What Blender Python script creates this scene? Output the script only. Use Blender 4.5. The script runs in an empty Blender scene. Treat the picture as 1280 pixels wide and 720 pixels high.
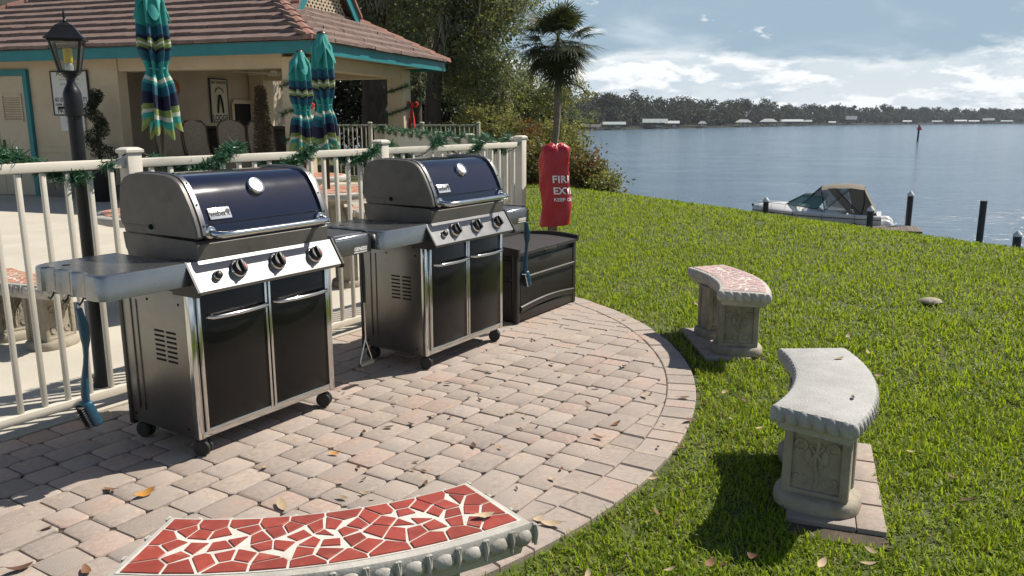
import bpy, bmesh, math, random
import numpy as np
from mathutils import Vector, Matrix, Quaternion
PI = math.pi
rnd = random.Random(11)
npr = np.random.default_rng(5)
scene = bpy.context.scene
COL = scene.collection

# ------------------------------------------------------------------ camera
CAM_H = 1.40
PITCH = math.atan(210 / 1009)
cam = bpy.data.cameras.new('camera')
cam.sensor_width = 36.0
cam.lens = 36.0 * 1009 / 1280
cam.clip_end = 9000
cam.clip_start = 0.05
camo = bpy.data.objects.new('camera', cam)
camo.location = (0, 0, CAM_H)
camo.rotation_euler = (PI / 2 - PITCH, 0, 0)
COL.objects.link(camo)
scene.camera = camo

# ------------------------------------------------------------------ light
SUN_EL = math.radians(50)
SUN_AZ = math.radians(64)          # clockwise from +Y
to_sun = Vector((math.sin(SUN_AZ) * math.cos(SUN_EL), math.cos(SUN_AZ) * math.cos(SUN_EL), math.sin(SUN_EL)))
sun = bpy.data.lights.new('sun', 'SUN')
sun.energy = 5.0
sun.angle = math.radians(0.53)
sun.color = (1.0, 0.93, 0.82)
suno = bpy.data.objects.new('sun', sun)
suno.rotation_euler = to_sun.to_track_quat('Z', 'Y').to_euler()
COL.objects.link(suno)
scene.view_settings.view_transform = 'Standard'
scene.view_settings.look = 'None'
scene.view_settings.gamma = 1.0
scene.view_settings.use_curve_mapping = False
scene.view_settings.exposure = 0.45


class NT:
    """small node-tree helper"""
    def __init__(s, tree):
        s.t = tree
        s.n = tree.nodes
        s.l = tree.links

    def node(s, typ, **kw):
        n = s.n.new(typ)
        for k, v in kw.items():
            if k in n.inputs.keys() if isinstance(k, str) else False:
                s.set(n.inputs[k], v)
            else:
                setattr(n, k, v)
        return n

    def set(s, inp, v):
        if isinstance(v, bpy.types.NodeSocket):
            s.l.new(v, inp)
        else:
            inp.default_value = v

    def math(s, op, a, b=None, c=None, clamp=False):
        n = s.n.new('ShaderNodeMath')
        n.operation = op
        n.use_clamp = clamp
        s.set(n.inputs[0], a)
        if b is not None:
            s.set(n.inputs[1], b)
        if c is not None:
            s.set(n.inputs[2], c)
        return n.outputs[0]

    def mix(s, f, a, b, blend='MIX'):
        n = s.n.new('ShaderNodeMix')
        n.data_type = 'RGBA'
        n.blend_type = blend
        s.set(n.inputs[0], f)
        for i, v in ((6, a), (7, b)):
            if not isinstance(v, bpy.types.NodeSocket) and len(v) == 3:
                v = (*v, 1)
            s.set(n.inputs[i], v)
        return n.outputs[2]

    def smooth(s, v, a, b, lo=0.0, hi=1.0):
        n = s.n.new('ShaderNodeMapRange')
        n.interpolation_type = 'SMOOTHSTEP'
        s.set(n.inputs[0], v)
        n.inputs[1].default_value = a
        n.inputs[2].default_value = b
        n.inputs[3].default_value = lo
        n.inputs[4].default_value = hi
        return n.outputs[0]

    def noise(s, vec, scale, detail=4, rough=.55, dist=0.0):
        n = s.n.new('ShaderNodeTexNoise')
        n.inputs['Scale'].default_value = scale
        n.inputs['Detail'].default_value = detail
        n.inputs['Roughness'].default_value = rough
        n.inputs['Distortion'].default_value = dist
        if vec is not None:
            s.l.new(vec, n.inputs['Vector'])
        return n.outputs[0]

    def mapping(s, vec, scale=(1, 1, 1), loc=(0, 0, 0), rot=(0, 0, 0)):
        n = s.n.new('ShaderNodeMapping')
        n.inputs['Scale'].default_value = scale
        n.inputs['Location'].default_value = loc
        n.inputs['Rotation'].default_value = rot
        s.l.new(vec, n.inputs['Vector'])
        return n.outputs[0]


# ------------------------------------------------------------------ world: sky with clouds
world = bpy.data.worlds.new('World')
scene.world = world
world.use_nodes = True
wt = NT(world.node_tree)
wt.n.clear()
sky = wt.n.new('ShaderNodeTexSky')
sky.sky_type = 'NISHITA'
sky.sun_disc = False
sky.sun_elevation = SUN_EL
sky.sun_rotation = SUN_AZ
sky.air_density = 1.0
sky.dust_density = 1.0
sky.ozone_density = 1.0
tc = wt.n.new('ShaderNodeTexCoord').outputs['Generated']
sep = wt.n.new('ShaderNodeSeparateXYZ')
wt.l.new(tc, sep.inputs[0])
zz = sep.outputs[2]
# low cumulus: noise on the direction, squashed vertically
cvec = wt.mapping(tc, scale=(11, 11, 34), loc=(3.1, 1.7, 0.4))
n_low = wt.noise(cvec, 1.0, 9, .60, .15)
n_low_up = wt.noise(wt.mapping(tc, scale=(11, 11, 34), loc=(3.25, 1.75, 0.85)), 1.0, 9, .60, .15)
n_big = wt.noise(wt.mapping(tc, scale=(3.0, 3.0, 9), loc=(0.3, 2.2, 1.1)), 1.0, 6, .55, .3)
n_edge = wt.noise(wt.mapping(tc, scale=(11, 11, 34), loc=(7.3, 4.2, 2.1)), 1.0, 9, .62, .15)
# high deck of grey cloud: lower edge ragged, then broken cover further up
edge = wt.math('ADD', zz, wt.math('MULTIPLY', wt.math('SUBTRACT', n_edge, .5), .055))
edge = wt.math('ADD', edge, wt.math('MULTIPLY', wt.math('SUBTRACT', n_big, .5), .16))
deck = wt.smooth(edge, .060, .080)
lit_edge = wt.math('MULTIPLY', wt.smooth(edge, .045, .078), wt.smooth(n_edge, .44, .54))
bright = wt.smooth(n_big, .30, .50)
SK = 10.0      # cloud radiances below are for strength .1
skyc = wt.mix(.72, sky.outputs[0], (8.6, 9.9, 10.9))
pale = wt.mix(wt.smooth(zz, -.01, .07), (9.2, 10.1, 10.8), skyc)
cum_m = wt.smooth(n_low, .465, .54)
cum_sh = wt.smooth(wt.math('SUBTRACT', n_low, n_low_up), -.07, .09)
cum_c = wt.mix(cum_sh, (7.2, 8.3, 9.3), (12.4, 12.6, 12.7))
low = wt.mix(wt.math('MULTIPLY', cum_m, .85), pale, cum_c)
n_deck = wt.noise(wt.mapping(tc, scale=(5, 5, 16), loc=(1.3, 8.2, 5.1)), 1.0, 6, .55, .4)
deck_c = wt.mix(wt.smooth(n_deck, .50, .82), (4.3, 5.8, 7.1), (8.0, 9.3, 10.3))
deck_c = wt.mix(wt.math('MULTIPLY', wt.smooth(wt.math('ADD', n_edge, wt.math('MULTIPLY', n_big, -.25)), .49, .57), .85), deck_c, (12.2, 12.4, 12.5))
allc = wt.mix(wt.math('MULTIPLY', lit_edge, .9), low, (12.2, 12.4, 12.5))
# the cover breaks up overhead, so the zenith keeps its blue
brk = wt.smooth(wt.math('ADD', n_deck, wt.smooth(zz, .15, .45, .2, -.24)), .42, .56)
hi_sky = wt.mix(wt.smooth(zz, .12, .32), allc, sky.outputs[0])
allc = wt.mix(wt.math('MULTIPLY', deck, brk), hi_sky, deck_c)
bg = wt.n.new('ShaderNodeBackground')
bg.inputs[1].default_value = .063
wt.l.new(allc, bg.inputs[0])
wo = wt.n.new('ShaderNodeOutputWorld')
wt.l.new(bg.outputs[0], wo.inputs[0])


# ------------------------------------------------------------------ materials
MATS = {}


def mat(name, col, rough=.6, metal=0.0, var=.12, vscale=6.0, bump=0.0, bscale=60.0, orand=0.0, col2=None, c2s=3.0, c2lo=.5, c2hi=.7,
        coat=0.0, spec=.5, trans=0.0, rvar=0.0, stretch=(1, 1, 1), detail=5, bdist=.01, sss=0):
    if name in MATS:
        return MATS[name]
    m = bpy.data.materials.new(name)
    m.use_nodes = True
    t = NT(m.node_tree)
    bs = t.n['Principled BSDF']
    co = t.n.new('ShaderNodeTexCoord').outputs['Object']
    oi = t.n.new('ShaderNodeObjectInfo')
    if orand:
        va = t.n.new('ShaderNodeVectorMath')
        va.operation = 'ADD'
        t.l.new(co, va.inputs[0])
        cmb = t.n.new('ShaderNodeCombineXYZ')
        for i in range(3):
            t.l.new(t.math('MULTIPLY', oi.outputs['Random'], 37.0 + 11 * i), cmb.inputs[i])
        t.l.new(cmb.outputs[0], va.inputs[1])
        co = va.outputs[0]
    if stretch != (1, 1, 1):
        co = t.mapping(co, scale=stretch)
    nz = t.noise(co, vscale, detail, .6)
    base = (*col, 1)
    lo = tuple(max(0, c * (1 - var)) for c in col)
    hi = tuple(c * (1 + var) for c in col)
    c = t.mix(t.smooth(nz, .3, .7), lo, hi)
    if col2 is not None:
        c = t.mix(t.smooth(t.noise(co, c2s, 5, .6, .3), c2lo, c2hi), c, col2)
    if orand:
        hs = t.n.new('ShaderNodeHueSaturation')
        t.l.new(t.math('ADD', t.math('MULTIPLY', oi.outputs['Random'], 2 * orand), 1 - orand), hs.inputs['Value'])
        t.l.new(c, hs.inputs['Color'])
        c = hs.outputs[0]
    t.l.new(c, bs.inputs['Base Color'])
    bs.inputs['Roughness'].default_value = rough
    if rvar:
        t.l.new(t.math('ADD', t.math('MULTIPLY', t.math('SUBTRACT', t.noise(co, vscale * 2.3, 4), .5), rvar * 2), rough, clamp=True), bs.inputs['Roughness'])
    bs.inputs['Metallic'].default_value = metal
    bs.inputs['Specular IOR Level'].default_value = spec
    bs.inputs['Coat Weight'].default_value = coat
    bs.inputs['Coat Roughness'].default_value = .06
    bs.inputs['Transmission Weight'].default_value = trans
    if bump:
        b = t.n.new('ShaderNodeBump')
        b.inputs['Strength'].default_value = bump
        b.inputs['Distance'].default_value = bdist
        t.l.new(t.noise(co, bscale, 5, .6), b.inputs['Height'])
        t.l.new(b.outputs[0], bs.inputs['Normal'])
    MATS[name] = m
    return m


def leafmat(name, col, col2, trans=.35, rough=.5, nscale=1.5):
    """foliage: diffuse + translucent + a little gloss, tone varied per face island"""
    if name in MATS:
        return MATS[name]
    m = bpy.data.materials.new(name)
    m.use_nodes = True
    t = NT(m.node_tree)
    bs = t.n['Principled BSDF']
    out = t.n['Material Output']
    geo = t.n.new('ShaderNodeNewGeometry')
    co = t.n.new('ShaderNodeTexCoord').outputs['Object']
    f = t.math('ADD', t.math('MULTIPLY', geo.outputs['Random Per Island'], .6), t.math('MULTIPLY', t.noise(co, nscale, 3), .4), clamp=True)
    c = t.mix(f, col, col2)
    t.l.new(c, bs.inputs['Base Color'])
    bs.inputs['Roughness'].default_value = rough
    bs.inputs['Specular IOR Level'].default_value = .35
    tr = t.n.new('ShaderNodeBsdfTranslucent')
    t.l.new(t.mix(.5, c, (col2[0] * 1.5, col2[1] * 1.5, col2[2] * .7)), tr.inputs[0])
    ms = t.n.new('ShaderNodeMixShader')
    ms.inputs[0].default_value = trans
    t.l.new(bs.outputs[0], ms.inputs[1])
    t.l.new(tr.outputs[0], ms.inputs[2])
    t.l.new(ms.outputs[0], out.inputs[0])
    MATS[name] = m
    return m


def glassmat(name, tint=(.8, .85, .85), alpha=.35, rough=.03):
    if name in MATS:
        return MATS[name]
    m = bpy.data.materials.new(name)
    m.use_nodes = True
    t = NT(m.node_tree)
    out = t.n['Material Output']
    tr = t.n.new('ShaderNodeBsdfTransparent')
    tr.inputs[0].default_value = (*tint, 1)
    gl = t.n['Principled BSDF']
    gl.inputs['Base Color'].default_value = (*[c * .5 for c in tint], 1)
    gl.inputs['Roughness'].default_value = rough
    ms = t.n.new('ShaderNodeMixShader')
    ms.inputs[0].default_value = alpha
    t.l.new(tr.outputs[0], ms.inputs[1])
    t.l.new(gl.outputs[0], ms.inputs[2])
    t.l.new(ms.outputs[0], out.inputs[0])
    MATS[name] = m
    return m


steel = mat('brushed_steel', (.21, .21, .215), .40, 1.0, .06, 5, .03, 200, stretch=(1, 1, 1), rvar=.08)
steel_dull = mat('dull_steel', (.24, .232, .218), .30, 1.0, .03, 20, .0, 90, rvar=.03, col2=(.215, .207, .194), c2s=4, c2lo=.5, c2hi=.8)
chrome = mat('chrome', (.62, .62, .61), .14, 1.0, .05, 9, rvar=.06)
cast_al = mat('cast_aluminium', (.11, .104, .096), .48, .3, .10, 9, .05, 220, rvar=.08, col2=(.060, .055, .05), c2s=7, c2lo=.5, c2hi=.8)
table_grey = mat('grey_shelf_paint', (.30, .303, .31), .26, .9, .05, 7, 0, 250, rvar=.05)
lid_blue = mat('midnight_enamel', (.006, .009, .026), .10, 0.0, .15, 4, 0, 60, coat=.25, rvar=.04)
door_black = mat('black_enamel', (.006, .0055, .0055), .25, 0.0, .2, 6, .0, 300, spec=.3, rvar=.06)
blk_plastic = mat('black_plastic', (.012, .012, .012), .42, 0, .15, 20, .02, 200)
blk_rubber = mat('black_rubber', (.016, .015, .015), .7, 0, .2, 20, .05, 120)
slot_dark = mat('dark_slot', (.004, .004, .004), .9, 0, .1, 5)
badge = mat('badge_silver', (.72, .72, .72), .25, .6, .05, 8)
ink_black = mat('black_print', (.012, .012, .014), .5, 0, .1, 8)
ink_red = mat('red_print', (.5, .03, .03), .45, 0, .1, 8)
ink_white = mat('white_print', (.8, .78, .76), .5, 0, .04, 8)
fence_white = mat('almond_vinyl_paint', (.58, .54, .46), .45, 0, .07, 3, .06, 60, col2=(.40, .36, .285), c2s=7, c2lo=.58, c2hi=.85)
lamp_black = mat('lamp_black_paint', (.008, .008, .009), .38, 0, .2, 12, .08, 90, spec=.35, rvar=.1)
bulb_yellow = mat('yellow_bulb', (.90, .62, .02), .3, 0, .05, 8)
conc = mat('cast_concrete', (.42, .40, .36), .88, 0, .14, 11, .22, 130, orand=.04, col2=(.27, .245, .20), c2s=6, c2lo=.52, c2hi=.78)
conc_w = mat('pale_concrete', (.37, .365, .35), .85, 0, .10, 11, .45, 120, col2=(.31, .30, .27), c2s=5, c2lo=.55, c2hi=.8)
conc_ped = mat('weathered_concrete', (.31, .275, .215), .88, 0, .14, 9, .3, 70, orand=.05, col2=(.22, .195, .145), c2s=7, c2lo=.48, c2hi=.72)
grout = mat('mosaic_grout', (.56, .53, .48), .85, 0, .08, 20, .2, 150, col2=(.36, .32, .26), c2s=8, c2lo=.50, c2hi=.72)
tile_red = mat('terracotta_tile', (.27, .046, .030), .5, 0, .14, 14, .10, 60, orand=.16, rvar=.15, col2=(.36, .10, .07), c2s=18, c2lo=.55, c2hi=.75)
tile_deck = mat('faded_terracotta_tile', (.44, .20, .125), .6, 0, .14, 9, .05, 120, orand=.08, col2=(.50, .33, .24), c2s=5, c2lo=.45, c2hi=.75)
tile_pink = mat('dusty_glare_pink_tile', (.47, .31, .29), .55, 0, .14, 9, .05, 120, orand=.1, col2=(.47, .36, .34), c2s=6, c2lo=.45, c2hi=.7)  # pale pink mixes dirt with sun glare painted into the tile colour
paver_m = mat('concrete_paver', (.345, .282, .238), .92, 0, .13, 45, .4, 210, orand=.11, col2=(.315, .272, .24), c2s=7, c2lo=.42, c2hi=.62)
paver_m2 = mat('concrete_paver_grey', (.320, .274, .24), .92, 0, .13, 45, .4, 210, orand=.11, col2=(.345, .285, .243), c2s=7, c2lo=.42, c2hi=.62)
paver_m3 = mat('concrete_paver_rose', (.360, .272, .226), .92, 0, .13, 45, .4, 210, orand=.10, col2=(.335, .28, .245), c2s=7, c2lo=.42, c2hi=.62)
sand = mat('joint_sand', (.075, .056, .04), .95, 0, .3, 20, .4, 150, col2=(.05, .045, .03), c2s=8)
deck_m = mat('pool_deck', (.46, .425, .355), .9, 0, .06, 1.6, .25, 130, col2=(.42, .38, .32), c2s=1.1, c2lo=.5, c2hi=.8)
soil = mat('lawn_soil', (.06, .075, .018), .95, 0, .35, 8, .5, 60, col2=(.085, .07, .035), c2s=2.5, c2lo=.52, c2hi=.7)
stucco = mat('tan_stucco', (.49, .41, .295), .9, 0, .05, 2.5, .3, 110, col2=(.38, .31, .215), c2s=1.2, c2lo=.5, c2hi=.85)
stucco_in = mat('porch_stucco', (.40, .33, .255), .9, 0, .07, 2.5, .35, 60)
stucco_band = mat('stucco_band', (.19, .165, .13), .9, 0, .08, 3, .2, 90)
teal = mat('teal_trim', (.010, .165, .185), .5, 0, .08, 4, .03, 60)
door_tan = mat('tan_door', (.46, .385, .275), .55, 0, .05, 4)
rooft = mat('clay_roof_tile', (.168, .114, .095), .85, 0, .2, 7, .25, 50, col2=(.135, .085, .075), c2s=1.7, c2lo=.48, c2hi=.75)
roofr = mat('ridge_tile', (.27, .135, .10), .85, 0, .18, 7, .25, 50, orand=.1)
dark_fascia = mat('fan_white', (.45, .40, .32), .6, 0, .05, 5)
counter_m = mat('counter_dark', (.06, .045, .035), .5, 0, .2, 5)
sling = mat('sling_fabric', (.20, .16, .12), .8, 0, .15, 30, .2, 250)
chairfr = mat('bronze_frame', (.06, .045, .03), .4, .6, .1, 8)
bag_red = mat('red_vinyl_cover', (.40, .014, .024), .33, 0, .12, 4, .75, 9, bdist=.035, rvar=.1, stretch=(1.6, 1.6, .7))
wood_post = mat('weathered_post', (.20, .15, .10), .85, 0, .25, 9, .4, 60, stretch=(6, 6, 1))
brown_resin = mat('brown_resin', (.020, .0165, .0145), .46, 0, .15, 12, .15, 180, rvar=.08)
brown_resin_top = mat('brown_resin_lid', (.030, .026, .0245), .55, 0, .15, 12, .2, 160, rvar=.1)
brush_blue = mat('blue_brush_plastic', (.008, .06, .105), .38, 0, .12, 10)
bow_red = mat('red_ribbon', (.48, .012, .02), .45, 0, .1, 6)
dry_leaf = mat('dry_leaf', (.13, .062, .03), .75, 0, .3, 40, .2, 80, orand=.4)
pale_leaf = mat('pale_dry_leaf', (.36, .27, .17), .75, 0, .25, 40, .2, 80, orand=.3)
gold_leaf = mat('golden_leaf', (.42, .20, .03), .7, 0, .25, 40, .2, 80, orand=.2)
wire_blk = mat('black_wire', (.01, .012, .01), .5, 0, .1, 8)
gelcoat = mat('white_gelcoat', (.72, .72, .71), .18, 0, .03, 2, coat=.4)
canvas_tan = mat('boat_canvas', (.16, .135, .105), .8, 0, .1, 6, .2, 60)
clear_vinyl = glassmat('clear_vinyl', (.62, .62, .62), .45, .1)
boat_glass = glassmat('boat_glass', (.25, .42, .42), .6, .03)
dark_frame = mat('dark_metal_frame', (.02, .02, .02), .4, .4, .1, 8)
piling_m = mat('black_piling', (.014, .014, .016), .55, 0, .2, 6, .1, 30)
piling_cap = mat('white_piling_cap', (.62, .62, .60), .5, 0, .06, 8)
dock_wood = mat('dock_planks', (.13, .105, .085), .85, 0, .2, 5, .2, 40, orand=.2)
bark = mat('oak_bark', (.075, .06, .048), .95, 0, .3, 5, .9, 18, bdist=.04, stretch=(1, 1, .35))
palm_bark = mat('palm_bark', (.19, .16, .125), .95, 0, .25, 10, .8, 14, bdist=.03, stretch=(1, 1, 3))
pot_dark = mat('dark_pot', (.014, .013, .012), .4, 0, .15, 6)
lantern_glass = glassmat('lantern_glass', (.86, .86, .80), .22, .05)

oak_leaf = leafmat('oak_leaf', (.050, .072, .045), (.215, .255, .17), .42, .5, .6)
oak_leaf2 = leafmat('oak_leaf_light', (.10, .12, .035), (.29, .29, .11), .42, .5, .6)
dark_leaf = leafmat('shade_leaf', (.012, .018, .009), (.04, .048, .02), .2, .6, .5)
shrub_leaf = leafmat('shrub_leaf', (.06, .07, .025), (.20, .18, .065), .3, .55, 1.2)
red_leaf = leafmat('red_leaf', (.16, .035, .02), (.22, .09, .04), .35, .6, 2)
moss_m = leafmat('spanish_moss', (.18, .18, .155), (.36, .355, .31), .3, .8, 1)
palm_leaf = leafmat('palm_leaf', (.016, .023, .012), (.085, .10, .045), .25, .4, 1.0)
far_leaf = leafmat('far_leaf', (.020, .030, .020), (.075, .088, .058), .15, .8, .03)
topiary_leaf = leafmat('topiary_leaf', (.008, .014, .007), (.035, .05, .02), .15, .5, 4)
grass_m = leafmat('grass_blades', (.075, .155, .010), (.30, .375, .025), .48, .55, .9)
grass_dry = leafmat('dry_grass', (.20, .16, .06), (.34, .27, .12), .3, .6, 2)
garl_leaf = leafmat('garland_needles', (.010, .055, .030), (.06, .16, .085), .15, .4, 6)

# ------------------------------------------------------------------ mesh helpers


class MB:
    """collects vertices and faces, with a material slot per face"""
    def __init__(s):
        s.v = []
        s.f = []
        s.m = []

    def add(s, vs, fs, mi=0, M=None):
        o = len(s.v)
        if M is not None:
            vs = [M @ Vector(p) for p in vs]
        s.v.extend([tuple(p) for p in vs])
        s.f.extend([tuple(i + o for i in f) for f in fs])
        s.m.extend([mi] * len(fs))
        return s

    def box(s, c, d, mi=0, M=None, bev=0.0):
        x, y, z = d[0] / 2, d[1] / 2, d[2] / 2
        if bev <= 0:
            vs = [(c[0] + i * x, c[1] + j * y, c[2] + k * z) for k in (-1, 1) for j in (-1, 1) for i in (-1, 1)]
            fs = [(0, 2, 3, 1), (4, 5, 7, 6), (0, 1, 5, 4), (2, 6, 7, 3), (0, 4, 6, 2), (1, 3, 7, 5)]
            return s.add(vs, fs, mi, M)
        bev = min(bev, x * .95, y * .95, z * .95)
        bm = bmesh.new()
        bmesh.ops.create_cube(bm, size=1)
        for v in bm.verts:
            v.co = Vector((c[0] + v.co.x * 2 * x, c[1] + v.co.y * 2 * y, c[2] + v.co.z * 2 * z))
        bmesh.ops.bevel(bm, geom=bm.edges[:], offset=bev, segments=2, affect='EDGES', profile=.5)
        s.bm(bm, mi, M)
        bm.free()
        return s

    def bm(s, bm, mi=0, M=None):
        bm.verts.index_update()
        s.add([v.co.copy() for v in bm.verts], [[v.index for v in f.verts] for f in bm.faces], mi, M)

    def beam(s, a, b, w, h, mi=0, up=(0, 0, 1)):
        a, b = Vector(a), Vector(b)
        d = (b - a)
        L = d.length
        d.normalize()
        u = Vector(up)
        sd = d.cross(u)
        if sd.length < 1e-5:
            sd = d.cross(Vector((1, 0, 0)))
        sd.normalize()
        u = sd.cross(d)
        M = Matrix((( d.x, sd.x, u.x, (a.x + b.x) / 2), (d.y, sd.y, u.y, (a.y + b.y) / 2), (d.z, sd.z, u.z, (a.z + b.z) / 2), (0, 0, 0, 1)))
        return s.box((0, 0, 0), (L, w, h), mi, M)

    def tube(s, pts, r, seg=8, mi=0, caps=True, flat=1.0):
        pts = [Vector(p) for p in pts]
        n = len(pts)
        rs = r if isinstance(r, (list, tuple)) else [r] * n
        vs, fs = [], []
        prev = None
        for i, p in enumerate(pts):
            t = (pts[min(i + 1, n - 1)] - pts[max(i - 1, 0)])
            if t.length < 1e-9:
                t = Vector((0, 0, 1))
            t.normalize()
            if prev is None:
                a = t.cross(Vector((0, 0, 1)))
                if a.length < 1e-3:
                    a = t.cross(Vector((0, 1, 0)))
            else:
                a = prev - t * prev.dot(t)
            a.normalize()
            prev = a
            b = t.cross(a)
            for k in range(seg):
                an = 2 * PI * k / seg
                vs.append(p + a * (math.cos(an) * rs[i]) + b * (math.sin(an) * rs[i] * flat))
        for i in range(n - 1):
            for k in range(seg):
                k2 = (k + 1) % seg
                fs.append((i * seg + k, i * seg + k2, (i + 1) * seg + k2, (i + 1) * seg + k))
        if caps:
            fs.append(tuple(range(seg - 1, -1, -1)))
            fs.append(tuple((n - 1) * seg + k for k in range(seg)))
        return s.add(vs, fs, mi)

    def lathe(s, prof, seg=16, mi=0, M=None, c=(0, 0)):
        vs, fs = [], []
        for r, z in prof:
            for k in range(seg):
                a = 2 * PI * k / seg
                vs.append((c[0] + r * math.cos(a), c[1] + r * math.sin(a), z))
        n = len(prof)
        for i in range(n - 1):
            for k in range(seg):
                k2 = (k + 1) % seg
                fs.append((i * seg + k, i * seg + k2, (i + 1) * seg + k2, (i + 1) * seg + k))
        fs.append(tuple(range(seg - 1, -1, -1)))
        fs.append(tuple((n - 1) * seg + k for k in range(seg)))
        return s.add(vs, fs, mi, M)

    def loft(s, rings, mi=0, caps=True, M=None):
        n = len(rings[0])
        vs, fs = [p for r in rings for p in r], []
        for i in range(len(rings) - 1):
            for k in range(n):
                k2 = (k + 1) % n
                fs.append((i * n + k, i * n + k2, (i + 1) * n + k2, (i + 1) * n + k))
        if caps:
            fs.append(tuple(range(n - 1, -1, -1)))
            fs.append(tuple((len(rings) - 1) * n + k for k in range(n)))
        return s.add(vs, fs, mi, M)

    def prism(s, poly, z0, z1, mi=0, M=None, inset=0.0):
        """vertical prism over an xy polygon (ccw), with a small chamfer"""
        n = len(poly)
        if inset:
            cx = sum(p[0] for p in poly) / n
            cy = sum(p[1] for p in poly) / n
            def sh(p, k):
                d = math.hypot(p[0] - cx, p[1] - cy) or 1
                return (cx + (p[0] - cx) * (1 - k / d), cy + (p[1] - cy) * (1 - k / d))
            rings = [[(*p, z0) for p in poly], [(*p, z1 - inset) for p in poly], [(*sh(p, inset * 1.2), z1) for p in poly]]
        else:
            rings = [[(*p, z0) for p in poly], [(*p, z1) for p in poly]]
        return s.loft(rings, mi, True, M)

    def ell(s, c, r, mi=0, M=None, u=8, v=5):
        vs, fs = [], []
        for i in range(v + 1):
            ph = PI * i / v
            for k in range(u):
                a = 2 * PI * k / u
                vs.append((c[0] + r[0] * math.sin(ph) * math.cos(a), c[1] + r[1] * math.sin(ph) * math.sin(a), c[2] + r[2] * math.cos(ph)))
        for i in range(v):
            for k in range(u):
                k2 = (k + 1) % u
                fs.append((i * u + k, (i + 1) * u + k, (i + 1) * u + k2, i * u + k2))
        return s.add(vs, fs, mi, M)

    def mesh(s, name, mats, smooth=None):
        me = bpy.data.meshes.new(name)
        me.from_pydata(s.v, [], s.f)
        for m in (mats if isinstance(mats, (list, tuple)) else [mats]):
            me.materials.append(m)
        if any(s.m):
            me.polygons.foreach_set('material_index', s.m)
        if smooth is not None:
            me.polygons.foreach_set('use_smooth', [True] * len(s.f))
            me.set_sharp_from_angle(angle=math.radians(smooth))
        me.update()
        return me

    def build(s, name, mats, parent=None, smooth=None, loc=None, rz=None):
        o = bpy.data.objects.new(name, s.mesh(name, mats, smooth))
        COL.objects.link(o)
        if parent is not None:
            o.parent = parent
        if loc is not None:
            o.location = loc
        if rz is not None:
            o.rotation_euler = (0, 0, rz)
        return o


def link(name, me, parent=None, loc=(0, 0, 0), rot=(0, 0, 0), scale=(1, 1, 1)):
    o = bpy.data.objects.new(name, me)
    COL.objects.link(o)
    o.parent = parent
    o.location = loc
    o.rotation_euler = rot
    o.scale = scale
    return o


def tag(o, label=None, cat=None, group=None, kind=None):
    if label:
        o['label'] = label
    if cat:
        o['category'] = cat
    if group:
        o['group'] = group
    if kind:
        o['kind'] = kind
    return o


def empty(name, loc=(0, 0, 0), rz=0.0):
    o = bpy.data.objects.new(name, None)
    o.empty_display_size = .1
    COL.objects.link(o)
    o.location = loc
    o.rotation_euler = (0, 0, rz)
    return o


def copy_tree(o, parent=None):
    c = o.copy()
    COL.objects.link(c)
    if parent is not None:
        c.parent = parent
    for ch in list(o.children):
        copy_tree(ch, c)
    return c


def raw_mesh(name, V, F, mats, mi=None, smooth=False):
    """numpy quads or tris -> mesh"""
    me = bpy.data.meshes.new(name)
    V = np.asarray(V, np.float32)
    F = np.asarray(F, np.int32)
    k = F.shape[1]
    me.vertices.add(len(V))
    me.vertices.foreach_set('co', V.ravel())
    me.loops.add(F.size)
    me.loops.foreach_set('vertex_index', F.ravel())
    me.polygons.add(len(F))
    me.polygons.foreach_set('loop_start', np.arange(0, F.size, k, dtype=np.int32))
    for m in (mats if isinstance(mats, (list, tuple)) else [mats]):
        me.materials.append(m)
    if mi is not None:
        me.polygons.foreach_set('material_index', np.asarray(mi, np.int32))
    me.update(calc_edges=True)
    me.validate()
    return me


def leaf_quads(C, size, aspect=.55, up=0.0, jitter=.35):
    """random leaf-shaped quads (a diamond) at centres C"""
    C = np.asarray(C, float)
    n = len(C)
    a = npr.normal(size=(n, 3))
    a[:, 2] = a[:, 2] * (1 - up) - up * .3
    a /= np.linalg.norm(a, axis=1)[:, None]
    b = npr.normal(size=(n, 3))
    b -= (b * a).sum(1)[:, None] * a
    b /= np.linalg.norm(b, axis=1)[:, None]
    s = (np.asarray(size) * (1 + jitter * (npr.random(n) * 2 - 1)))[:, None]
    V = np.stack([C - a * s * .5, C + b * s * aspect * .5, C + a * s * .5, C - b * s * aspect * .5], 1).reshape(-1, 3)
    F = np.arange(4 * n).reshape(-1, 4)
    return V, F


FONT_CACHE = {}


def text_mesh(txt, size, mats, extrude=.0006, align='CENTER', xs=1.0, shear=0.0, space=1.0, bold=0.0):
    cu = bpy.data.curves.new('lettering', 'FONT')
    cu.body = txt
    cu.size = size
    cu.extrude = extrude
    cu.align_x = align
    cu.align_y = 'CENTER'
    cu.shear = shear
    cu.space_character = space
    cu.offset = bold
    cu.resolution_u = 2
    ob = bpy.data.objects.new('lettering', cu)
    me = bpy.data.meshes.new_from_object(ob)
    bpy.data.objects.remove(ob)
    bpy.data.curves.remove(cu)
    for v in me.vertices:
        v.co.x *= xs
    me.materials.clear()
    me.materials.append(mats)
    return me


W = Vector((.534, .846, 0)).normalized()      # along the fence
N = Vector((W.y, -W.x, 0))                    # from the fence towards the river
WANG = math.atan2(W.y, W.x)
F0 = Vector((-2.17, 3.54, 0))                 # a point on the fence line


def FP(t, q, z=0.0):
    p = F0 + W * t + N * q
    return Vector((p.x, p.y, z))


CN = Vector((.89, .457, 0)).normalized()      # towards the river
WATER_Z = -4.6


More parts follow.
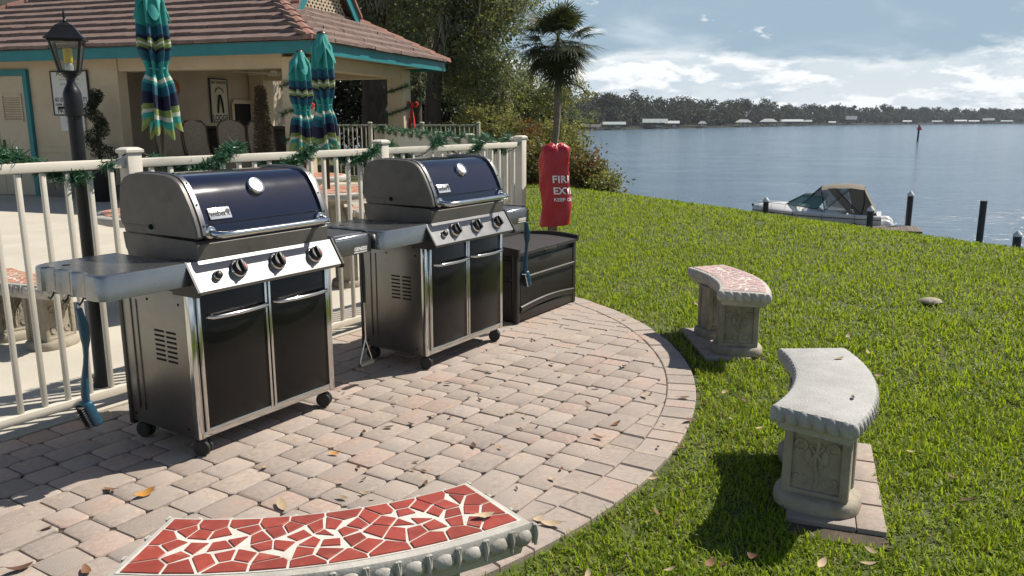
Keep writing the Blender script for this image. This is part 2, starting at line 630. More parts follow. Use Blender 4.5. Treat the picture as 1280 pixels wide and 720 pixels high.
def terrain_z(x, y):
    s = CN.x * x + CN.y * y
    d = s - 8.4
    if d <= 0:
        return -.02
    if d < 2.1:
        return -.02 - .06 * d * d
    return max(-4.1, -.02 - .06 * 2.1 * 2.1 - .252 * (d - 2.1))


def proj(p):
    z = p[2] - CAM_H
    c, s = math.cos(PITCH), math.sin(PITCH)
    d = p[1] * c - z * s
    if d < .05:
        return None
    return 640 + 1009 * p[0] / d, 360 - 1009 * (p[1] * s + z * c) / d, d


def at(u, v, Y):
    c, s = math.cos(PITCH), math.sin(PITCH)
    x = (u - 640) / 1009
    y = (360 - v) / 1009
    t = Y / (c + y * s)
    return Vector((x * t, Y, CAM_H + (-s + y * c) * t))


# ================================================================== SETTING
def make_terrain():
    # sheet in river-aligned coordinates: s towards the river, r along the bank
    ss = list(np.arange(-60, 8, 4.0)) + list(np.arange(8, 12, .25)) + list(np.arange(12, 26.5, .75))
    rr = list(np.arange(-90, 130, 4.0))
    R = Vector((-CN.y, CN.x, 0))
    V = []
    for s in ss:
        for r in rr:
            p = CN * s + R * r
            V.append((p.x, p.y, terrain_z(p.x, p.y)))
    # drop below the water at the sea wall
    for r in rr:
        p = CN * 26.3 + R * r
        V.append((p.x, p.y, -7.0))
    n = len(rr)
    m = len(ss) + 1
    F = [(i * n + j, (i + 1) * n + j, (i + 1) * n + j + 1, i * n + j + 1) for i in range(m - 1) for j in range(n - 1)]
    mb = MB()
    mb.add(V, [f[::-1] for f in F])
    return tag(mb.build('lawn_ground', soil, smooth=40), kind='structure')


make_terrain()
# ---- water
wm = bpy.data.materials.new('river_water')
wm.use_nodes = True
t_ = NT(wm.node_tree)
b_ = t_.n['Principled BSDF']
b_.inputs['Base Color'].default_value = (.10, .155, .215, 1)
b_.inputs['Roughness'].default_value = .12
b_.inputs['IOR'].default_value = 1.33
co_ = t_.n.new('ShaderNodeTexCoord').outputs['Object']
h1 = t_.noise(t_.mapping(co_, scale=(.55, 1.3, 1), rot=(0, 0, .5)), 1.0, 5, .62, .4)
h2 = t_.noise(t_.mapping(co_, scale=(.06, .15, 1), rot=(0, 0, .2)), 1.0, 4, .55, .3)
bp1 = t_.n.new('ShaderNodeBump')
bp1.inputs['Distance'].default_value = .36
t_.l.new(t_.smooth(h2, .3, .7, .35, 1.0), bp1.inputs['Strength'])
t_.l.new(h1, bp1.inputs['Height'])
t_.l.new(bp1.outputs[0], b_.inputs['Normal'])
mb = MB()
mb.add([(-3000, -200, 0), (5000, -200, 0), (5000, 6000, 0), (-3000, 6000, 0)], [(0, 1, 2, 3)])
tag(mb.build('river_water', wm, loc=(0, 0, WATER_Z)), kind='structure')

# ---- far bank land
shore = [(-420, 330), (-15, 393), (26, 450), (47, 485), (85, 548), (141, 630), (223, 742), (324, 901), (568, 1147), (899, 1402), (1500, 1700), (2600, 2100)]
mb = MB()
vs = []
for k, (dy, z) in enumerate(((0, -7), (0, -4.0), (14, -3.4), (80, 1.0), (500, 4.0))):
    for x, y in shore:
        vs.append((x - dy * .45, y + dy, z))
n = len(shore)
mb.add(vs, [(k * n + i, k * n + i + 1, (k + 1) * n + i + 1, (k + 1) * n + i) for k in range(4) for i in range(n - 1)])
tag(mb.build('far_bank_ground', mat('far_bank', (.022, .026, .016), .95, 0, .3, .05)), kind='structure')

# ---- pool deck (behind the fence)
mb = MB()
dk = [FP(-6, .0), FP(4.35, .0), Vector((-3.0, 18.4, 0)), Vector((-5.5, 19.2, 0)), Vector((-16, 22, 0)), Vector((-22, 6, 0)), Vector((-12, -4, 0))]
mb.prism([(p.x, p.y) for p in dk], -.10, 0.0)
tag(mb.build('pool_deck', deck_m), kind='structure')

# ---- paver patio
PC = Vector((-2.04, 4.685, 0))
PR = 3.075
BW = .15
patio_root = empty('paver_patio', (0, 0, 0))
tag(patio_root, kind='structure')
circ = [(PC.x + PR * math.cos(a), PC.y + PR * math.sin(a)) for a in np.linspace(-PI / 2 - .9, PI / 2, 90)]


def clip_half(poly, nx, ny, d):
    """keep points with nx*x+ny*y <= d"""
    out = []
    n = len(poly)
    for i in range(n):
        p, q = poly[i], poly[(i + 1) % n]
        a = nx * p[0] + ny * p[1] - d
        b = nx * q[0] + ny * q[1] - d
        if a <= 0:
            out.append(p)
        if (a < 0 < b) or (b < 0 < a):
            k = a / (a - b)
            out.append((p[0] + (q[0] - p[0]) * k, p[1] + (q[1] - p[1]) * k))
    return out


def clip_circle(poly, r):
    far = max(math.hypot(p[0] - PC.x, p[1] - PC.y) for p in poly)
    if far <= r:
        return poly, False
    for a in np.linspace(0, 2 * PI, 121)[:-1]:
        nx, ny = math.cos(a), math.sin(a)
        poly = clip_half(poly, nx, ny, nx * PC.x + ny * PC.y + r * .9998)
        if len(poly) < 3:
            return [], True
    return poly, True


def area(poly):
    return .5 * abs(sum(poly[i][0] * poly[(i + 1) % len(poly)][1] - poly[(i + 1) % len(poly)][0] * poly[i][1] for i in range(len(poly))))


# sand bed
bed = [(PC.x + (PR - .01) * math.cos(a), PC.y + (PR - .01) * math.sin(a)) for a in np.linspace(0, 2 * PI, 97)[:-1]]
qd = N.x * F0.x + N.y * F0.y
bed = clip_half(bed, -N.x, -N.y, -(qd + .0))
mb = MB()
mb.prism(bed, -.06, -.012)
mb.build('sand_bed', sand, patio_root)

PT = .06
BAND = .138
pieces = []            # (poly world or None, size, centre t,q)
q = .012
row = 0
r2 = random.Random(4)
while q < 3.3:
    t = -3.4 + r2.random() * .2
    while t < 5.2:
        L = r2.choice([.105, .138, .138, .175, .205])
        pieces.append((t + L / 2, q + BAND / 2, L))
        t += L + .0045
    q += BAND + .0045
    row += 1
full, cut = [], []
for (tc_, qc_, L) in pieces:
    P = [FP(tc_ + i * L / 2, qc_ + j * BAND / 2) for i, j in ((-1, -1), (1, -1), (1, 1), (-1, 1))]
    poly = [(p.x, p.y) for p in P]
    # orient ccw
    if sum(poly[i][0] * poly[(i + 1) % 4][1] - poly[(i + 1) % 4][0] * poly[i][1] for i in range(4)) < 0:
        poly = poly[::-1]
    c = FP(tc_, qc_)
    if (c - PC).length > PR - BW + .25:
        continue
    poly2, was = clip_circle(poly, PR - BW - .003)
    if not poly2 or area(poly2) < .0012:
        continue
    pr = proj(c)
    infr = pr is not None and -20 < pr[0] < 1300 and pr[1] < 745
    if not infr and (pr is None or pr[1] > 1100 or pr[0] < -300):
        continue
    (cut if was else full).append((poly2, c, L, infr))
border = []
a = -PI / 2 - .6
while a < PI / 2 + .1:
    da = r2.choice([.036, .048, .048, .06])
    P = []
    for rr_, aa in ((PR - BW, a), (PR, a), (PR, a + da / 2), (PR, a + da), (PR - BW, a + da), (PR - BW, a + da / 2)):
        P.append((PC.x + rr_ * math.cos(aa), PC.y + rr_ * math.sin(aa)))
    a += da + .0015
    c = Vector((sum(p[0] for p in P) / 6, sum(p[1] for p in P) / 6, 0))
    if (c - F0).dot(N) < .08:
        continue
    pr = proj(c)
    infr = pr is not None and -20 < pr[0] < 1300 and pr[1] < 745
    if pr is None or pr[1] > 1100:
        continue
    border.append((P, c, 0, infr))
allp = [(*p, 'cut') for p in cut] + [(*p, 'full') for p in full] + [(*p, 'border') for p in border]


def scr(p):
    pr = proj(p[1])
    return area(p[0]) / pr[2] ** 3 if (pr and p[3]) else -1


allp.sort(key=scr, reverse=True)
PMATS = [paver_m, paver_m, paver_m2, paver_m3]
pav_mesh = {}


def paver_box(L, B, mi, wob):
    k = (round(L, 3), round(B, 3), mi, wob)
    if k not in pav_mesh:
        rr = random.Random(wob * 7 + int(L * 1000))
        mb = MB()
        x, y = L / 2, B / 2
        ch = .006
        def ring2(ins, z, j):
            cr = .014
            X, Y = x - ins, y - ins
            base = [(-X + cr, -Y), (X - cr, -Y), (X, -Y + cr), (X, Y - cr), (X - cr, Y), (-X + cr, Y), (-X, Y - cr), (-X, -Y + cr)]
            return [(p[0] + rr.uniform(-j, j), p[1] + rr.uniform(-j, j), z) for p in base]
        mb.loft([ring2(0, -PT, .0), ring2(.000, -ch, .0018), ring2(.002, -.002, .0018), ring2(.0065, 0, .002)])
        pav_mesh[k] = mb.mesh('paver', PMATS[mi], 35)
    return pav_mesh[k]


rest = MB()
for i, (poly, c, L, infr, kind) in enumerate(allp):
    mi = r2.randrange(4)
    z = r2.uniform(-.0035, .002)
    if i < 300 and infr:
        if kind == 'full':
            o = link('paver', paver_box(L, BAND, mi, r2.randrange(5)), patio_root, (c.x, c.y, z), (r2.uniform(-.006, .006), r2.uniform(-.008, .008), WANG + r2.uniform(-.008, .008)))
        else:
            m = MB()
            m.prism([(p[0] - c.x, p[1] - c.y) for p in poly], -PT, 0, inset=.005)
            o = m.build('paver', PMATS[mi], patio_root, 30, (c.x, c.y, z))
    else:
        rest.prism(poly, -PT, z, mi, inset=.005)
tag(rest.build('pavers', PMATS, patio_root, 30), kind='stuff')

# ================================================================== GRASS
BENCH_PADS = []        # rectangles (centre, half-length, half-width, angle) kept free of grass


def pad_inside(x, y, m=0.0):
    for c, hl, hw, an in BENCH_PADS:
        dx, dy = x - c[0], y - c[1]
        lx = dx * math.cos(an) + dy * math.sin(an)
        ly = -dx * math.sin(an) + dy * math.cos(an)
        if abs(lx) < hl + m and abs(ly) < hw + m:
            return True
    return False


def tz_np(X, Y):
    s = CN.x * X + CN.y * Y
    d = s - 8.4
    z = np.where(d <= 0, -.02, np.where(d < 2.1, -.02 - .06 * d * d, -.02 - .06 * 4.41 - .252 * (d - 2.1)))
    return np.maximum(z, -4.1)


def make_grass():
    Xs, Ys, Hs, Ws, Ds = [], [], [], [], []
    bands = [(0.8, 3.3, 13000, .046, .0060), (3.3, 4.6, 9000, .050, .0066), (4.6, 6.6, 4600, .054, .0085), (6.6, 9.5, 2600, .054, .0090), (9.5, 14, 1300, .056, .012), (14, 23, 560, .058, .018)]
    for d0, d1, dens, h, w in bands:
        th0, th1 = math.radians(-40), math.radians(66)       # bearings from +Y
        A = .5 * (d1 * d1 - d0 * d0) * (th1 - th0)
        n = int(A * dens)
        d = np.sqrt(npr.random(n) * (d1 * d1 - d0 * d0) + d0 * d0)
        th = th0 + npr.random(n) * (th1 - th0)
        x, y = d * np.sin(th), d * np.cos(th)
        s = CN.x * x + CN.y * y
        fq = (x - F0.x) * N.x + (y - F0.y) * N.y
        ft = (x - F0.x) * W.x + (y - F0.y) * W.y
        rp = np.hypot(x - PC.x, y - PC.y)
        on_deck = (ft < 4.45) & (fq < .10)
        # side fence: keep to its river side
        sx, sy = .06, 7.16
        ex, ey = -3.0, 18.4
        side = (ex - sx) * (y - sy) - (ey - sy) * (x - sx)
        behind = (y > 7.1) & (side > 0)
        ok = (rp > PR + .008) & ~on_deck & ~behind & (s < 25) & ~((rp < PR + .02) & (fq < 3.0))
        u = 640 + 1009 * x / np.maximum(y, .3)
        ok &= (u < 2900) & (u > 560)
        ok &= (u < 1480) | (npr.random(n) < .5)
        x, y = x[ok], y[ok]
        keep = np.array([not pad_inside(a, b, -.005) for a, b in zip(x, y)]) if len(x) else np.zeros(0, bool)
        x, y = x[keep], y[keep]
        Xs.append(x)
        Ys.append(y)
        n = len(x)
        Hs.append(np.full(n, h))
        Ws.append(np.full(n, w))
    X, Y, Hh, Ww = map(np.concatenate, (Xs, Ys, Hs, Ws))
    n = len(X)
    # clumpiness from a few sine waves
    cl = np.sin(X * 5.1 + 1.3 * np.sin(Y * 3.3)) * np.sin(Y * 4.7 + 1.7 * np.sin(X * 2.9)) + .6 * np.sin(X * 13 + Y * 7) * np.sin(Y * 11 - X * 5)
    keep = npr.random(n) < np.clip(.82 + .25 * cl, .35, 1)
    rpp = np.hypot(X - PC.x, Y - PC.y)
    near_edge = rpp < PR + .16
    keep &= ~(near_edge & (npr.random(n) < .28 + .30 * np.sin(np.arctan2(Y - PC.y, X - PC.x) * 9)))
    X, Y, Hh, Ww, cl = X[keep], Y[keep], Hh[keep], Ww[keep], cl[keep]
    n = len(X)
    Z = tz_np(X, Y)
    h = Hh * (.45 + .65 * npr.random(n)) * (1 + .16 * cl)
    w = Ww * (.7 + .6 * npr.random(n))
    az = npr.random(n) * 2 * PI
    lean = .25 + 1.15 * npr.random(n) ** 1.3
    dx, dy = np.cos(az), np.sin(az)
    px, py = -dy, dx
    B = np.stack([X, Y, Z - .004], 1)
    D = np.stack([dx, dy, np.zeros(n)], 1)
    Pp = np.stack([px, py, np.zeros(n)], 1)
    up = np.array([0, 0, 1.0])
    mid = B + D * (np.sin(lean * .6) * h * .55)[:, None] + up * (np.cos(lean * .6) * h * .55)[:, None]
    tip = mid + D * (np.sin(lean * 1.35) * h * .55)[:, None] + up * (np.cos(lean * 1.35) * h * .5)[:, None]
    hw = (w * .5)[:, None]
    V = np.stack([B - Pp * hw * .7, B + Pp * hw * .7, mid + Pp * hw, mid - Pp * hw, tip + Pp * hw * .18, tip - Pp * hw * .18], 1).reshape(-1, 3)
    i0 = np.arange(n) * 6
    F = np.concatenate([np.stack([i0, i0 + 1, i0 + 2, i0 + 3], 1), np.stack([i0 + 3, i0 + 2, i0 + 4, i0 + 5], 1)])
    dry = (npr.random(n) < .035 + .06 * (np.hypot(X - PC.x, Y - PC.y) < PR + .3)).astype(np.int32)
    me = raw_mesh('grass', V, F, [grass_m, grass_dry], np.concatenate([dry, dry]))
    o = link('lawn_grass', me)
    tag(o, 'green lawn of broad blades running from the paving to the river bank', 'grass', kind='stuff')
    print('grass blades', n)

# ================================================================== BENCHES
RI, RO, HALF = 1.025, 1.33, .385
BTOP = .425


def sector(off, nseg=18):
    """outline of the curved slab, pushed out by off; inner arc then outer arc (ccw). local +Y = outward mid radial"""
    ri, ro = RI - off, RO + off
    rm = (RI + RO) / 2
    pts = []
    for i in range(nseg + 1):
        a = PI / 2 - (HALF + off / ri) + 2 * (HALF + off / ri) * i / nseg
        pts.append((ro, PI / 2 - (HALF + off / ro) + 2 * (HALF + off / ro) * i / nseg))
    for i in range(nseg + 1):
        pts.append((ri, PI / 2 + (HALF + off / ri) - 2 * (HALF + off / ri) * i / nseg))
    return [(r * math.cos(a), r * math.sin(a)) for r, a in pts]


def slab_mb(top=BTOP):
    mb = MB()
    prof = [(-.045, top - .095), (-.028, top - .088), (-.022, top - .060), (-.012, top - .052), (-.006, top - .030), (-.006, top - .014), (-.011, top - .004), (-.022, top)]
    n = 18
    rings = [[(x, y, z) for x, y in sector(o, n)] for o, z in prof]
    mb.loft(rings, 0, False)
    m = 2 * (n + 1)
    for base, flip in ((0, True), ((len(prof) - 1) * m, False)):
        for i in range(n):
            f = (base + i, base + i + 1, base + m - 2 - i, base + m - 1 - i)
            mb.f.append(f[::-1] if flip else f)
            mb.m.append(0)
    return mb


def moulding_mb(top=BTOP, style='egg'):
    """egg-and-dart (or slanted rope) lobes round the slab's rim"""
    mb = MB()
    zc = top - .036
    def lobe(x, y, nx, ny, w):
        an = math.atan2(ny, nx)
        M = Matrix.Translation((x, y, zc)) @ Matrix.Rotation(an, 4, 'Z')
        if style == 'egg':
            mb.ell((-.006, 0, 0), (.014, w * .38, .022), 0, M, 10, 6)
            for s in (-1, 1):
                pts = [M @ Vector((-.002, s * w * .46 + s * .004 * math.sin(PI * k / 4), .030 - .056 * k / 4)) for k in range(5)]
                mb.tube(pts, [.005, .007, .007, .006, .003], 5)
            mb.tube([M @ Vector((-.002, w * .5, .026)), M @ Vector((.0, w * .5, -.026))], [.0055, .003], 5)
        else:
            M2 = M @ Matrix.Translation((-.016, 0, .004)) @ Matrix.Rotation(.5, 4, 'X')
            mb.ell((0, 0, 0), (.021, w * .52, .034), 0, M2, 8, 6)
    for r, sgn, span in ((RO - .002, 1, HALF), (RI + .002, -1, HALF)):
        L = r * 2 * span
        w = .072 if style == 'egg' else .040
        k = int(L / w)
        for i in range(k):
            a = PI / 2 - span + 2 * span * (i + .5) / k
            lobe(r * math.cos(a), r * math.sin(a), sgn * math.cos(a), sgn * math.sin(a), L / k)
    for s in (-1, 1):
        a = PI / 2 + s * HALF
        w = .078 if style == 'egg' else .045
        k = int((RO - RI - .02) / w)
        for i in range(k):
            r = RI + .01 + (RO - RI - .02) * (i + .5) / k
            lobe(r * math.cos(a), r * math.sin(a), -s * math.sin(a) * 1.0, s * math.cos(a), (RO - RI - .02) / k)
    return mb


def pedestal_mb():
    """local: x radial, y tangential; relief on both y faces"""
    mb = MB()
    def ring(hx, hy, z, p=4.0, n=24):
        out = []
        for k in range(n):
            a = 2 * PI * k / n
            c, s = math.cos(a), math.sin(a)
            d = (abs(c) ** p + abs(s) ** p) ** (-1 / p)
            out.append((hx * d * c, hy * d * s, z))
        return out
    # half-round plinth
    mb.loft([ring(.150, .125, 0, 2.6), ring(.154, .128, .012, 2.6), ring(.152, .126, .040, 2.6), ring(.143, .117, .052, 2.6), ring(.122, .088, .058, 3.5)], 0)
    # shaft
    top = BTOP - .09
    mb.loft([ring(.110, .074, .05, 9), ring(.106, .070, .30, 9), ring(.112, .075, top - .012, 9), ring(.120, .082, top, 9)], 0)
    # corner pilasters
    for sx in (-1, 1):
        for sy in (-1, 1):
            mb.box((sx * .100, sy * .068, .195), (.034, .030, .285), 0, None, .009)
    # caps / rails of the panels
    for sy in (-1, 1):
        mb.box((0, sy * .073, top - .012), (.20, .022, .026), 0, None, .006)
        mb.box((0, sy * .073, .066), (.20, .022, .020), 0, None, .006)
        # floral scrolls in relief
        y = sy * .0745
        for m in (-1, 1):
            sp = [(m * (.012 + .048 * k / 9 * math.cos(k * .5)), y, .17 + .012 * k * math.sin(.3 + k * .23)) for k in range(10)]
            mb.tube(sp, [.008 - .0005 * k for k in range(10)], 6)
            sp = [(m * (.055 + .020 * math.cos(.7 * k)), y, .245 + .020 * math.sin(.7 * k)) for k in range(9)]
            mb.tube(sp, [.0065 - .0005 * k for k in range(9)], 6)
            sp = [(m * (.05 + .022 * math.cos(-.7 * k + 1)), y, .115 + .020 * math.sin(-.7 * k + 1)) for k in range(9)]
            mb.tube(sp, [.0065 - .0005 * k for k in range(9)], 6)
            mb.ell((m * .030, y, .205), (.014, .007, .030), 0, Matrix.Rotation(0, 4, 'Z'), 7, 5)
        mb.tube([(0.006 * math.sin(k), y, .09 + .022 * k) for k in range(9)], .007, 6)
        mb.ell((0, y, .275), (.016, .009, .022), 0, None, 7, 5)
    return mb


def voronoi_cells(pts, rect):
    """Voronoi cells of points in an axis-aligned rectangle"""
    x0, y0, x1, y1 = rect
    cells = []
    for i, p in enumerate(pts):
        poly = [(x0, y0), (x1, y0), (x1, y1), (x0, y1)]
        for j, q_ in enumerate(pts):
            if i == j:
                continue
            nx, ny = q_[0] - p[0], q_[1] - p[1]
            d = (q_[0] ** 2 + q_[1] ** 2 - p[0] ** 2 - p[1] ** 2) / 2
            poly = clip_half(poly, nx, ny, d)
            if len(poly) < 3:
                break
        if len(poly) >= 3:
            cells.append(poly)
    return cells


def shrink(poly, g):
    """inset a convex polygon by g"""
    out = poly
    n = len(poly)
    for i in range(n):
        p, q_ = poly[i], poly[(i + 1) % n]
        ex, ey = q_[0] - p[0], q_[1] - p[1]
        L = math.hypot(ex, ey)
        if L < 1e-6:
            continue
        nx, ny = ey / L, -ex / L
        out = clip_half(out, nx, ny, nx * p[0] + ny * p[1] - g)
        if len(out) < 3:
            return []
    return out


def mosaic(seed, n=56):
    """broken-tile polygons in slab coordinates (s along arc in metres, r across)"""
    rr = random.Random(seed)
    L = 2 * HALF * (RI + RO) / 2 * .930
    Wd = RO - RI - .058
    pts = []
    for y in (.026, Wd - .026):
        k = 10
        for i in range(k):
            pts.append((-L / 2 + L * (i + .5 + rr.uniform(-.22, .22)) / k, y + rr.uniform(-.008, .008)))
    for x in (-L / 2 + .03, L / 2 - .03):
        for y in (Wd * .36, Wd * .66):
            pts.append((x + rr.uniform(-.006, .006), y))
    tries = 0
    while len(pts) < n + 24 and tries < 4000:
        tries += 1
        p = (rr.uniform(-L / 2 + .05, L / 2 - .05), rr.uniform(.055, Wd - .055))
        if all(math.hypot(p[0] - q_[0], p[1] - q_[1]) > .040 for q_ in pts):
            pts.append(p)
    out = []
    for c in voronoi_cells(pts, (-L / 2, 0, L / 2, Wd)):
        rim = any(p[1] < 1e-6 or p[1] > Wd - 1e-6 or abs(p[0]) > L / 2 - 1e-6 for p in c)
        if not rim:
            lim_ = 3 if rr.random() < .15 else 4
            while len(c) > lim_:
                ar = [abs((c[i - 1][0] - c[i][0]) * (c[(i + 1) % len(c)][1] - c[i][1]) - (c[i - 1][1] - c[i][1]) * (c[(i + 1) % len(c)][0] - c[i][0])) for i in range(len(c))]
                c.pop(ar.index(min(ar)))
        c = shrink(c, rr.uniform(.0022, .0042))
        if len(c) >= 3 and area(c) > .00012:
            out.append(c)
    return out


def to_slab(p):
    rm = (RI + RO) / 2
    a = PI / 2 - p[0] / rm
    r = RI + .029 + p[1]
    return (r * math.cos(a), r * math.sin(a))


def tile_poly(c):
    """subdivide along the arc, map to the slab"""
    pts = []
    n = len(c)
    for i in range(n):
        p, q_ = c[i], c[(i + 1) % n]
        k = max(1, int(abs(q_[0] - p[0]) / .05))
        for j in range(k):
            pts.append(to_slab((p[0] + (q_[0] - p[0]) * j / k, p[1] + (q_[1] - p[1]) * j / k)))
    return pts[::-1]


slab_me = slab_mb().mesh('seat_slab', conc, 40)
slab_white_me = slab_mb().mesh('seat_slab', conc_w, 40)
egg_me = moulding_mb(style='egg').mesh('edge_moulding', conc, 60)
rope_me = moulding_mb(style='rope').mesh('edge_moulding', conc_w, 60)
rope2_me = moulding_mb(style='rope').mesh('edge_moulding', conc, 60)
ped_me = pedestal_mb().mesh('pedestal', conc_ped, 40)


def grout_mb():
    mb = MB()
    n = 18
    rings = [[(x, y, z) for x, y in sector(o, n)] for o, z in ((-.026, BTOP - .003), (-.028, BTOP + .002))]
    mb.loft(rings, 0, False)
    m = 2 * (n + 1)
    for i in range(n):
        mb.f.append((m + i, m + i + 1, m + m - 2 - i, m + m - 1 - i))
        mb.m.append(0)
    return mb


grout_me = grout_mb().mesh('grout_bed', grout, 40)


def merged_tiles(seed, m, n=60):
    mb = MB()
    for c in mosaic(seed, n):
        mb.prism(tile_poly(c), BTOP, BTOP + .0040, 0, inset=.0008)
    return mb.mesh('mosaic_tiles', m)


def bench(center, out_dir, label, top, ped_span=.46, tiles=None, mould=egg_me, single=False, slabm=None, group=None):
    """curved concrete bench; center = centre of its arcs, out_dir = outward direction in plan"""
    ang = math.atan2(out_dir[1], out_dir[0]) - PI / 2
    r = empty('curved_bench', (center[0], center[1], 0), ang)
    tag(r, label, 'bench', group)
    sl = link('seat_slab', slabm or slab_me, r)
    link('edge_moulding', mould, sl)
    if top == 'mosaic':
        link('grout_bed', grout_me, sl)
        if single:
            for c in mosaic(tiles):
                P = tile_poly(c)
                cx = sum(p[0] for p in P) / len(P)
                cy = sum(p[1] for p in P) / len(P)
                mb = MB()
                mb.prism([(p[0] - cx, p[1] - cy) for p in P], 0, .0030, 0, inset=.0008)
                o = mb.build('tile', tile_red, sl, None, (cx, cy, BTOP + .0012 + rnd.uniform(0, .0012)))
                o.rotation_euler = (rnd.uniform(-.006, .006), rnd.uniform(-.006, .006), 0)
        else:
            tag(link('mosaic_tiles', tiles, sl), kind='stuff')
    rm = (RI + RO) / 2 - .022
    for s in (-1, 1):
        a = PI / 2 + s * HALF * ped_span
        link('pedestal', ped_me, r, (rm * math.cos(a), rm * math.sin(a), 0), (0, 0, a))
    return r


tiles_pink = merged_tiles(8, tile_pink, 90)
tiles_deck = merged_tiles(9, tile_deck, 50)
b1 = bench((-.743, 2.90), (math.cos(-1.306), math.sin(-1.306)), 'curved concrete bench topped with broken red tile mosaic, standing on the brick paving', 'mosaic', tiles=3, single=True)
b2 = bench((.138, 3.373), (math.cos(-.348), math.sin(-.348)), 'plain pale concrete bench with bare grey top and rope edge on the lawn', None, mould=rope_me, slabm=slab_white_me)
b3 = bench((.24, 4.979), (1.0, .02), 'weathered curved bench with pink mosaic top paled by dirt and painted sun glare on the lawn', 'mosaic', tiles=tiles_pink, mould=rope2_me)


def bench_pad(center, out_dir, label, hl=.47, hw=.155, shift=0.0):
    an = math.atan2(out_dir[1], out_dir[0]) - PI / 2
    o = Vector((out_dir[0], out_dir[1], 0)).normalized()
    c = Vector((center[0], center[1], 0)) + o * (1.15 + shift)
    BENCH_PADS.append(((c.x, c.y), hl, hw, an))
    r = empty('brick_pad', (c.x, c.y, 0), an)
    tag(r, label, 'paving')
    mb = MB()
    mb.box((0, 0, -.03), (2 * hl, 2 * hw, .03))
    mb.build('sand_bed', sand, r)
    rr = random.Random(int(c.x * 100))
    nx = int(2 * hl / .104)
    ms = [None, None]
    m = MB()
    m.box((0, 0, -.022), (.098, 2 * hw - .105, .05), 0, None, .005)
    me1 = m.mesh('paver', paver_m, 40)
    m = MB()
    m.box((0, 0, -.022), (.200, .097, .05), 0, None, .005)
    me2 = m.mesh('paver', paver_m, 40)
    for i in range(nx):
        link('paver', me1, r, (-hl + .052 + i * .104, -hw + (2 * hw - .105) / 2 + .003, rr.uniform(0, .004)), (0, 0, rr.uniform(-.01, .01)))
    for i in range(nx // 2):
        link('paver', me2, r, (-hl + .104 + i * .208, hw - .051, rr.uniform(0, .004)), (0, 0, rr.uniform(-.01, .01)))


bench_pad((.138, 3.373), (math.cos(-.348), math.sin(-.348)), 'strip of buff pavers in the lawn under the bare grey bench', .46, .17, .05)
bench_pad((.24, 4.979), (1.0, .02), 'strip of buff pavers in the lawn under the pink topped bench', .37, .19, -.05)
make_grass()

# ================================================================== GAS GRILLS
GO = Vector((-1.31, 3.23, 0))


